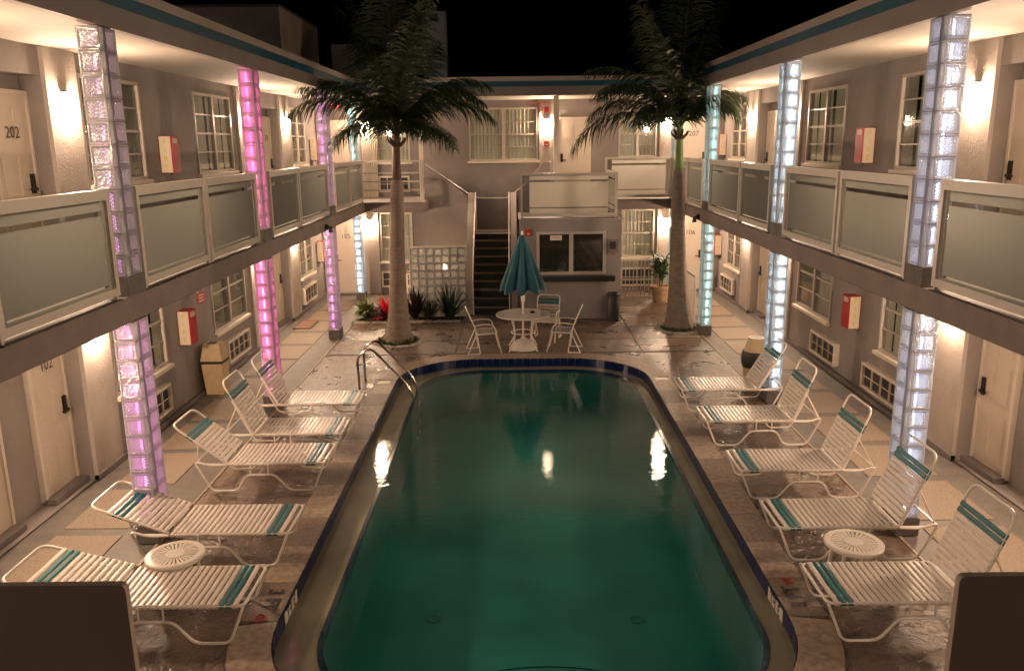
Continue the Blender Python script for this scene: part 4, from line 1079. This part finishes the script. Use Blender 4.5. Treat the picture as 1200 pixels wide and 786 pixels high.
def side_table(x, y, label):
    t = thing('side_table', label, 'side table', (x, y, 0), group='round slotted side tables')
    z = .42; b = MB(); b.lathe([(.265, z-.045), (.275, z-.035), (.278, z-.01), (.268, z), (.215, z), (.215, z-.012)], 0, 0, 32); b.lathe([(.09, z-.012), (.09, z-.001), (.0, z-.001)], 0, 0, 24); b.lathe([(.265, z-.045), (.2, z-.03)], 0, 0, 32)
    b.build('rim', 'pipe_white', t, True)
    for k in range(30):
        a = 2*pi*k/30; q = MB(); c, s = math.cos(a), math.sin(a); w0, w1 = .006, .015
        q.v = [(.088*c-w0*s*-1, .088*s+w0*c*-1, z-.004), (.088*c-w0*s, .088*s+w0*c, z-.004), (.218*c-w1*s, .218*s+w1*c, z-.004), (.218*c+w1*s, .218*s-w1*c, z-.004)]; q.f = [(0, 1, 2, 3)]; q.mi = [0]
        for v in list(q.v): q.v.append((v[0], v[1], z-.012))
        q.f += [(4, 5, 6, 7), (0, 1, 5, 4), (1, 2, 6, 5), (2, 3, 7, 6), (3, 0, 4, 7)]; q.mi = [0]*6
        q.build('slat', 'pipe_white', t)
    for k in range(4):
        a = pi/4+pi/2*k; q = MB(); q.tube([(.20*math.cos(a), .20*math.sin(a), z-.03), (.235*math.cos(a), .235*math.sin(a), 0)], [.02, .013], 6); q.build('leg', 'pipe_white', t)
side_table(-3.31, 7.26, 'round white slotted side table between the two nearest left loungers'); side_table(3.27, 7.36, 'round white slotted side table between the two nearest right loungers')

# ------------------------------------------------------------------ patio set
pt = thing('patio_table', 'round white patio table with a parasol pole through it at the far pool end', 'table', (.16, 16.92, 0))
b = MB(); b.lathe([(.035, .71), (.55, .71), (.57, .72), (.575, .74), (.565, .752), (.04, .748)], 0, 0, 36); b.build('tabletop', 'glass_table', pt, True)
for k in range(4):
    a = pi/4+pi/2*k; c, s = math.cos(a), math.sin(a); q = MB(); q.tube(rpath([(.34*c, .34*s, .70), (.26*c, .26*s, .45), (.24*c, .24*s, .25), (.42*c, .42*s, .0)], .2, 5), .018, 6); q.build('leg', 'pipe_white', pt, True)
for z, r in ((.36, .25),): q = MB(); q.tube([(r*math.cos(2*pi*k/20), r*math.sin(2*pi*k/20), z) for k in range(20)], .012, 6, True); q.build('ring_brace', 'pipe_white', pt, True)
um = thing('parasol', 'closed teal parasol on a white pole standing in the patio table', 'parasol', (.16, 16.92, 0))
b = MB(); b.lathe([(.30, 0), (.30, .03), (.24, .10), (.13, .19), (.05, .23), (.03, .30), (.024, .31)], 0, 0, 24); b.build('base', 'pipe_white', um, True)
b = MB(); b.lathe([(.022, .2), (.022, 2.36)], 0, 0, 10); b.lathe([(.03, 1.0), (.045, 1.04), (.045, 1.12), (.03, 1.16)], 0, 0, 10); b.build('pole', 'pipe_white', um, True)
b = MB(); b.lathe([(.001, 2.49), (.022, 2.47), (.022, 2.40), (.035, 2.38)], 0, 0, 8); b.build('finial', 'pipe_white', um, True)
b = MB(); NF = 8; seg = NF*8; prof = [(.045, 2.40), (.12, 2.24), (.155, 2.17), (.21, 2.0), (.30, 1.78), (.39, 1.55), (.47, 1.36), (.49, 1.31)]
for j, (r, z) in enumerate(prof):
    for i in range(seg):
        ph = 2*pi*i/seg; k = abs(math.cos(ph*NF/2+.3)); amp = .42*min(1, j/3)
        rr = r*(1-amp*(1-k)**1.0); zz = z-(.10*k**2 if j == len(prof)-1 else 0)
        b.v.append((rr*math.cos(ph), rr*math.sin(ph), zz))
for j in range(len(prof)-1):
    for i in range(seg): b.f.append((j*seg+i, j*seg+(i+1) % seg, (j+1)*seg+(i+1) % seg, (j+1)*seg+i)); b.mi.append(0)
b.build('canopy', 'umbrella_cloth', um, True)
b = MB(); b.lathe([(.0, .755), (.05, .755), (.055, .79), (.045, .785), (.04, .765), (.0, .765)], .36, 16.98, 14); tag(b.build('ashtray', 'black', None, True), 'small black ashtray on the round patio table', 'ashtray')
def chair(x, y, rz, label):
    t = thing('patio_chair', label, 'chair', (x, y, 0), rz, group='strap patio chairs'); r = .013
    for sy in (-.27, .27):
        b = MB(); b.tube(rpath([(.30, sy, .0), (.20, sy, .42), (.14, sy, .62), (-.10, sy, .63), (-.26, sy, .60)], .08), r, 6); b.build('front_leg', 'pipe_white', t, True)
        b = MB(); b.tube([(-.40, sy, 0), (-.20, sy, .44)], r, 6); b.build('rear_leg', 'pipe_white', t, True)
        b = MB(); b.tube([(-.22, sy, 0.015), (-.25, sy, .42)], r, 6) if 0 else b.tube(rpath([(-.40, sy, .013), (-.14, sy, .013), (-.20, sy, .42)], .03), r, 6); b.build('sled_leg', 'pipe_white', t, True)
    b = MB(); b.tube(rpath([(-.2, -.27, .42), (.22, -.27, .44), (.22, .27, .44), (-.2, .27, .42)], .05), r, 6); b.build('seat_frame', 'pipe_white', t, True)
    b = MB(); b.tube(rpath([(-.18, -.25, .40), (-.40, -.25, .93), (-.40, .25, .93), (-.18, .25, .40)], .09, 6), r, 6); b.build('back_frame', 'pipe_white', t, True)
    for k in range(7):
        q = MB(); xx = -.16+k*.057; q.box(xx-.02, xx+.02, -.27, .27, .435, .443); o = q.build('strap', 'strap_teal' if k == 6 else 'strap_white', t)
        if k == 6: o['label'] = 'teal strap'
    for k in range(7):
        f = .12+k*.115; xx = -.18-.22*f*1.0; z = .40+.53*f; q = MB(); w = .022
        q.hexa([(xx+.005, -.255, z-w), (xx+.012, -.255, z-w), (xx+.012, .255, z-w), (xx+.005, .255, z-w), (xx-.014, -.255, z+w), (xx-.007, -.255, z+w), (xx-.007, .255, z+w), (xx-.014, .255, z+w)])
        o = q.build('strap', 'strap_teal' if k in (5, 6) else 'strap_white', t)
        if k in (5, 6): o['label'] = 'teal strap'
chair(-.62, 16.72, 0.12, 'white patio chair with teal straps left of the round table'); chair(.98, 16.78, pi-.15, 'white patio chair with teal straps right of the round table'); chair(.66, 17.72, -pi/2-.25, 'white patio chair with teal straps behind the round table, facing the pool')
# plain white chair by the screen wall
t = thing('plastic_chair', 'white plastic armchair half hidden behind the glass block screen', 'chair', (-2.95, 21.6, 0), -.4)
for sx in (-.2, .2):
    for sy in (-.2, .2): q = MB(); q.tube([(sx, sy, .42), (sx*1.2, sy*1.2, 0)], .02, 6); q.build('leg', 'white_paint', t)
q = MB(); q.box(-.24, .24, -.24, .24, .41, .44); q.build('seat', 'white_paint', t)
q = MB(); q.tube(rpath([(-.23, .22, .42), (-.27, .28, .85), (.27, .28, .85), (.23, .22, .42)], .12, 5), .025, 6); 
for k in range(4): q.box(-.17+k*.1, -.12+k*.1, .245, .265, .44, .84)
q.build('backrest', 'white_paint', t)
for s in (-1, 1): q = MB(); q.tube(rpath([(s*.25, -.22, .42), (s*.27, -.22, .64), (s*.27, .24, .66)], .06), .02, 6); q.build('armrest', 'white_paint', t)

# ------------------------------------------------------------------ pool ladder
ld = thing('pool_ladder', 'curved metal pool ladder at the far left corner of the pool', 'ladder')
for y in (13.95, 14.55):
    b = MB(); b.tube(rpath([(-2.76, y, -.02), (-2.78, y, .62), (-2.55, y, .80), (-1.82, y-.02, .02), (-1.80, y-.02, -.9)], .26, 6), .021, 8); b.build('handrail', 'chrome', ld, True)
for z in (-.35, -.62, -.85): b = MB(); b.box(-1.86, -1.74, 13.95, 14.52, z-.012, z+.012); b.build('tread', 'chrome', ld)
# ------------------------------------------------------------------ bins, mat, drain
def bin_sq(x, y, label, s=.18, H=.90):
    t = thing('litter_bin', label, 'litter bin', (x, y, 0))
    b = MB(); b.hexa([(-s*.82, -s*.82, 0), (s*.82, -s*.82, 0), (s*.82, s*.82, 0), (-s*.82, s*.82, 0), (-s, -s, .56), (s, -s, .56), (s, s, .56), (-s, s, .56)]); b.build('body', 'beige_bin', t)
    b = MB(); b.box(-s-.004, s+.004, -s-.004, s+.004, .56, .61); b.build('rim_band', 'black', t)
    b = MB(); b.hexa([(-s-.008, -s-.008, .61), (s+.008, -s-.008, .61), (s+.008, s+.008, .61), (-s-.008, s+.008, .61), (-s*.75, -s*.75, H), (s*.75, -s*.75, H), (s*.75, s*.75, H), (-s*.75, s*.75, H)]); b.build('lid', 'beige_bin', t)
    b = MB(); b.box(-s*.45, s*.3, -s*.5, s*.5, H, H+.006); b.build('opening', 'black', t)
bin_sq(-5.28, 13.98, 'square beige litter bin with a black band against the left wall')
t = thing('litter_bin', 'rounded beige and black litter bin beside the second right column', 'litter bin', (4.30, 14.30, 0)); t.scale = (.84, .84, .92)
b = MB(); b.lathe([(.20, 0), (.24, .10), (.27, .30)], 0, 0, 18); b.build('body', 'beige_bin', t, True); b = MB(); b.lathe([(.272, .30), (.30, .38), (.30, .55), (.275, .62)], 0, 0, 18); b.build('rim_band', 'black', t, True)
b = MB(); b.lathe([(.272, .62), (.18, .88), (.12, .88)], 0, 0, 8); b.lathe([(.12, .87), (0.001, .87)], 0, 0, 8); b.build('lid', 'beige_bin', t); b = MB(); b.lathe([(.13, .884), (.001, .884)], 0, 0, 10); b.build('opening', 'black', t)
t = thing('ash_bin', 'narrow black cylindrical bin against the office wall', 'litter bin', (2.38, 19.68, 0)); b = MB(); b.lathe([(.0, 0), (.145, 0), (.145, .66), (.13, .68), (.13, .65), (0, .65)], 0, 0, 20); b.build('body', 'black', t, True); b = MB(); b.lathe([(.151, .60), (.151, .64)], 0, 0, 20); b.build('rim_band', 'dark_metal', t)
mt2 = thing('door_mat', 'striped rust and grey door mat outside a left ground floor door', 'door mat', (-5.08, 19.5, 0.0))
b = MB(); b.box(-.22, .22, -.42, .42, -.004, .012); b.build('backing', 'mat_dark', mt2)
for k in range(7): b = MB(); y = -.36+k*.12; b.box(-.18, .18, y-.04, y+.04, .012, .018); b.build('stripe', ['mat_red', 'mat_grey'][k % 2], mt2)

# ------------------------------------------------------------------ plants and palms
def blade(mb, base, az, L, w, up, droop, seg=4, mi=0):
    p = Vector(base); d = Vector((math.cos(az)*math.cos(up), math.sin(az)*math.cos(up), math.sin(up))); side = Vector((-math.sin(az), math.cos(az), 0)); n = len(mb.v); st_ = L/seg
    for i in range(seg+1):
        t = i/seg; ww = w*(math.sin(pi*(t*.85+.12))+.02) if i < seg else .001
        mb.v += [tuple(p-side*ww/2), tuple(p+side*ww/2)]
        p = p+d*st_; d = (d+Vector((0, 0, -droop/seg))).normalized()
    for i in range(seg): a = n+2*i; mb.f.append((a, a+1, a+3, a+2)); mb.mi.append(mi)
def tuft(name, x, y, label, mats, n, L, w, up0=.5, up1=1.4, droop=.8, z=0, cat='plant', stems=0, seed=1, flat=None):
    rg = random.Random(seed); t = thing(name, label, cat, (x, y, z))
    mbs = [MB() for _ in mats]
    for i in range(n):
        k = rg.randrange(len(mats)); r = rg.random()*.08; a = rg.random()*2*pi
        bz = rg.random()*.25*(1 if stems else .2)
        blade(mbs[k], (r*math.cos(a), r*math.sin(a), bz), a, L*rg.uniform(.6, 1), w*rg.uniform(.7, 1.2), rg.uniform(up0, up1), droop*rg.uniform(.6, 1.3))
    for m, b in zip(mats, mbs): b.build('foliage', m, t)
    return t
bed = MB(); bed.poly([(-4.05, 19.75, .002), (-3.6, 19.55, .002), (-1.3, 19.5, .002), (-1.27, 20.33, .002), (-3.8, 20.4, .002)]); bed.build('planting_bed', 'soil', kind='structure')
def pebbles(name, fn, n, seed, label):
    rg = random.Random(seed); b = MB()
    for i in range(n):
        x, y = fn(rg); s = rg.uniform(.012, .03); k = len(b.v); a = rg.random()*pi
        c, d = math.cos(a)*s, math.sin(a)*s; z = .004
        b.v += [(x-c, y-d, z), (x+d, y-c, z), (x+c, y+d, z), (x-d, y+c, z), (x, y, z+s*.9)]
        b.f += [(k, k+1, k+4), (k+1, k+2, k+4), (k+2, k+3, k+4), (k+3, k, k+4)]; b.mi += [0]*4
    b.build(name, 'pebble', None, kind='stuff', label=label)
pebbles('gravel', lambda r: (r.uniform(-3.95, -1.32), r.uniform(19.55, 19.85)+.0), 900, 3, 'pale pebbles edging the planting bed before the glass block screen')
PLX, PLY = -2.60, 17.75; PRX, PRY = 3.80, 18.72
def ringf(cx, cy, r0, r1):
    def f(r):
        a = r.random()*2*pi; q = r.uniform(r0, r1); return cx+q*math.cos(a), cy+q*math.sin(a)
    return f
pebbles('gravel', ringf(PLX+.02, PLY-.05, .44, .60), 520, 4, 'ring of pale pebbles round the foot of the left palm'); pebbles('gravel', ringf(PRX, PRY-.1, .42, .60), 560, 5, 'ring of pale pebbles round the foot of the right palm')
for cx, cy, lb, sd_ in ((PLX, PLY, 'low dark green ground cover round the foot of the left palm', 8), (PRX, PRY, 'low dark green ground cover round the foot of the right palm', 9)):
    b = MB(); rg = random.Random(sd_)
    for i in range(420):
        a = rg.random()*2*pi; q = rg.uniform(.26, .44); blade(b, (cx+q*math.cos(a), cy+q*math.sin(a), 0), rg.random()*2*pi, rg.uniform(.06, .14), .03, rg.uniform(.4, 1.3), .6, 2)
    b.lathe([(.45, .003), (.1, .004)], cx, cy, 20); b.build('ground_cover', 'leaf_green', None, kind='stuff', label=lb)
tuft('croton_bush', -3.66, 20.0, 'yellow green leafy bush at the left end of the planting bed', ['leaf_yellow', 'leaf_green'], 260, .44, .07, .0, 1.4, .8, stems=1, seed=11)
tuft('cordyline_plant', -3.18, 20.02, 'bright red leafed plant next to the left palm trunk', ['leaf_red', 'leaf_dark', 'leaf_red'], 110, .60, .10, .3, 1.45, .9, seed=12)
tuft('cordyline_plant', -2.50, 20.08, 'dark purple leafed plant just right of the left palm trunk', ['leaf_dark'], 70, .85, .07, .8, 1.5, .6, seed=13)
tuft('grassy_plant', -2.15, 20.02, 'olive green feathery plant before the glass block screen', ['leaf_grass', 'leaf_green'], 150, .62, .022, .6, 1.5, 1.0, seed=14)
tuft('spiky_plant', -1.62, 20.0, 'tall dark spiky plant at the foot of the stairs', ['leaf_green', 'leaf_dark'], 130, 1.0, .035, .6, 1.5, .7, seed=15)
# potted plant
pp = thing('potted_plant', 'leafy green plant in a large clay pot by the picket gate', 'potted plant', (3.92, 21.95, 0))
b = MB(); b.lathe([(.0, 0), (.18, 0), (.235, .36), (.265, .36), (.27, .44), (.24, .44), (.235, .38), (0, .38)], 0, 0, 24); b.build('pot', 'terracotta', pp, True)
rg = random.Random(21); b = MB(); lf = MB()
for i in range(9):
    a = rg.random()*2*pi; r = rg.uniform(.03, .26); hh = rg.uniform(.75, 1.2); top = (r*math.cos(a)*1.3, r*math.sin(a)*1.3, .38+hh*.75); b.tube([(r*.3*math.cos(a), r*.3*math.sin(a), .38), top], .009, 5)
    for k in range(44):
        f = rg.uniform(.45, 1.02); q = (top[0]*f, top[1]*f, .38+(top[2]-.38)*f); blade(lf, q, rg.random()*2*pi, rg.uniform(.16, .30), .055, rg.uniform(-.2, 1.1), 1.1, 3)
b.build('stem', 'rachis', pp); lf.build('foliage', 'leaf_green', pp)

def frond_mesh(L, seed, lean=.9, droop=1.0):
    """local: starts at origin, grows along +X and up; returns rachis+leaflets"""
    rg = random.Random(seed); b = MB(); N = 26; pts = []; el = lean; p = Vector((0, 0, 0))
    for i in range(N+1):
        pts.append(p.copy()); p = p+Vector((math.cos(el), .0, math.sin(el)))*(L/N); el -= droop/N*(.5+1.2*i/N)
    b.tube(pts[::2], [.022*(1-.85*i/13) for i in range(14)], 5, mi=1)
    n = 78
    for s in (-1, 1):
        for k in range(n):
            t = .10+.90*k/n+rg.uniform(-.004, .004); i = min(N-1, int(t*N)); f = t*N-i; q = pts[i].lerp(pts[i+1], f); T = (pts[i+1]-pts[i]).normalized()
            ll = .92*(math.sin(pi*min(1, t*.80+.16)))**.7*rg.uniform(.8, 1.08)*(L/2.3)**.4
            spread = rg.uniform(.75, 1.15)
            d = (T*rg.uniform(.45, .75)+Vector((0, s, 0))*spread+Vector((0, 0, rg.uniform(-.35, .25)))).normalized()
            w = .032; side = T; m = len(b.v); sg3 = 4; pp_ = q.copy()
            for j in range(sg3+1):
                tt = j/sg3; ww = w*(1-tt)**.6 if j else w*.5
                b.v += [tuple(pp_-side*ww/2), tuple(pp_+side*ww/2)]; pp_ = pp_+d*(ll/sg3); d = (d+Vector((0, 0, -.24-.22*rg.random()))).normalized()
            for j in range(sg3): a = m+2*j; b.f.append((a, a+1, a+3, a+2)); b.mi.append(0)
    return b.mesh('frond', ['frond', 'rachis'])
FM = {}
def palm(name, label, x, y, zc, r_prof, lean, fronds, shaft):
    t = thing(name, label, 'palm tree', (x, y, 0))
    b = MB(); seg = 18; base = len(b.v)
    zs = [z for z, r in r_prof]
    for z, r in r_prof:
        ox, oy = lean(z)
        for i in range(seg):
            a = 2*pi*i/seg; rr = r*(1+.04*math.sin(a*3+z*2)); b.v.append((ox+rr*math.cos(a), oy+rr*math.sin(a), z))
    for j in range(len(r_prof)-1):
        for i in range(seg): b.f.append((j*seg+i, j*seg+(i+1) % seg, (j+1)*seg+(i+1) % seg, (j+1)*seg+i)); b.mi.append(0)
    b.build('trunk', 'palm_bark', t, True)
    zt = zs[-1]; b = MB(); o0 = lean(zt); o1 = lean(zc)
    b.tube([(o0[0], o0[1], zt-.02), (o0[0]*.7+o1[0]*.3, o0[1]*.7+o1[1]*.3, zt+(zc-zt)*.3), (o0[0]*.3+o1[0]*.7, o0[1]*.3+o1[1]*.7, zt+(zc-zt)*.7), (o1[0], o1[1], zc+.05)], shaft[1], 12); b.build('crownshaft', shaft[0], t, True)
    for k in range(7):
        a = k*2*pi/7+.4; b = MB(); b.tube([(o1[0]+.06*math.cos(a), o1[1]+.06*math.sin(a), zc-.22), (o1[0]+.17*math.cos(a), o1[1]+.17*math.sin(a), zc-.12+.05*(k % 3)), (o1[0]+.20*math.cos(a), o1[1]+.20*math.sin(a), zc-.05)], [.035, .025, .012], 5); b.build('cut_stub', 'palm_brown', t)
    for (az, le, L, dr) in fronds:
        key = (round(le, 2), round(L, 2), round(dr, 2))
        if key not in FM: FM[key] = frond_mesh(L, len(FM)+3, le, dr)
        link('frond', FM[key], t, (o1[0], o1[1], zc), math.radians(az))
    return t
# azimuth 0 = +X (right), 90 = away, 270 = towards camera
palm('palm_tree', 'tall palm with broad grey trunk at the far left corner of the pool', PLX, PLY, 4.42,
     [(0, .37), (.08, .33), (.2, .285), (.4, .245), (.7, .215), (1.2, .185), (2.0, .162), (2.8, .15), (3.35, .142), (3.5, .115)], lambda z: (.035*z, 0),
     [(178, 1.1, 2.5, 1.6), (192, .85, 2.5, 1.6), (205, 1.1, 2.3, 1.7), (215, .5, 1.7, 1.6), (150, 1.05, 2.5, 1.6), (2, 1.1, 2.5, 1.6), (14, .8, 2.4, 1.6), (-12, 1.0, 2.3, 1.7), (-25, .45, 1.6, 1.6),
      (35, 1.05, 2.4, 1.6), (238, .9, 1.5, 2.1), (-48, .75, 1.4, 2.0), (60, 1.3, 2.6, .9), (120, 1.35, 2.9, .7), (200, 1.4, 2.8, .6), (320, 1.42, 2.8, .5), (90, 1.5, 3.0, .3), (180, 1.42, 3.1, .4), (0, 1.42, 3.1, .4), (270, 1.5, 3.0, .3)],
     ('palm_brown', [.105, .08, .07, .065]))
palm('palm_tree', 'tall palm with a green crownshaft at the far right corner of the pool', PRX, PRY, 4.50,
     [(0, .37), (.1, .335), (.3, .29), (.6, .255), (1.1, .215), (1.7, .185), (2.4, .16), (3.0, .145), (3.45, .135), (3.62, .12)], lambda z: (-.055*z+.006*z*z, 0),
     [(188, .50, 2.9, 1.75), (172, 1.15, 2.7, 1.5), (200, 1.0, 2.5, 1.7), (165, .8, 2.4, 1.7), (215, .9, 1.6, 2.1), (150, 1.1, 2.4, 1.8), (-12, 1.0, 1.6, 2.1), (8, 1.15, 1.9, 1.9), (35, 1.05, 1.9, 1.9),
      (-35, 1.1, 1.7, 2.1), (60, 1.3, 2.6, .9), (120, 1.35, 2.9, .7), (200, 1.4, 2.8, .6), (320, 1.42, 2.8, .5), (90, 1.5, 3.0, .3), (180, 1.42, 3.1, .4), (0, 1.42, 3.1, .4), (270, 1.5, 3.0, .3)],
     ('crownshaft', [.11, .09, .08, .07]))
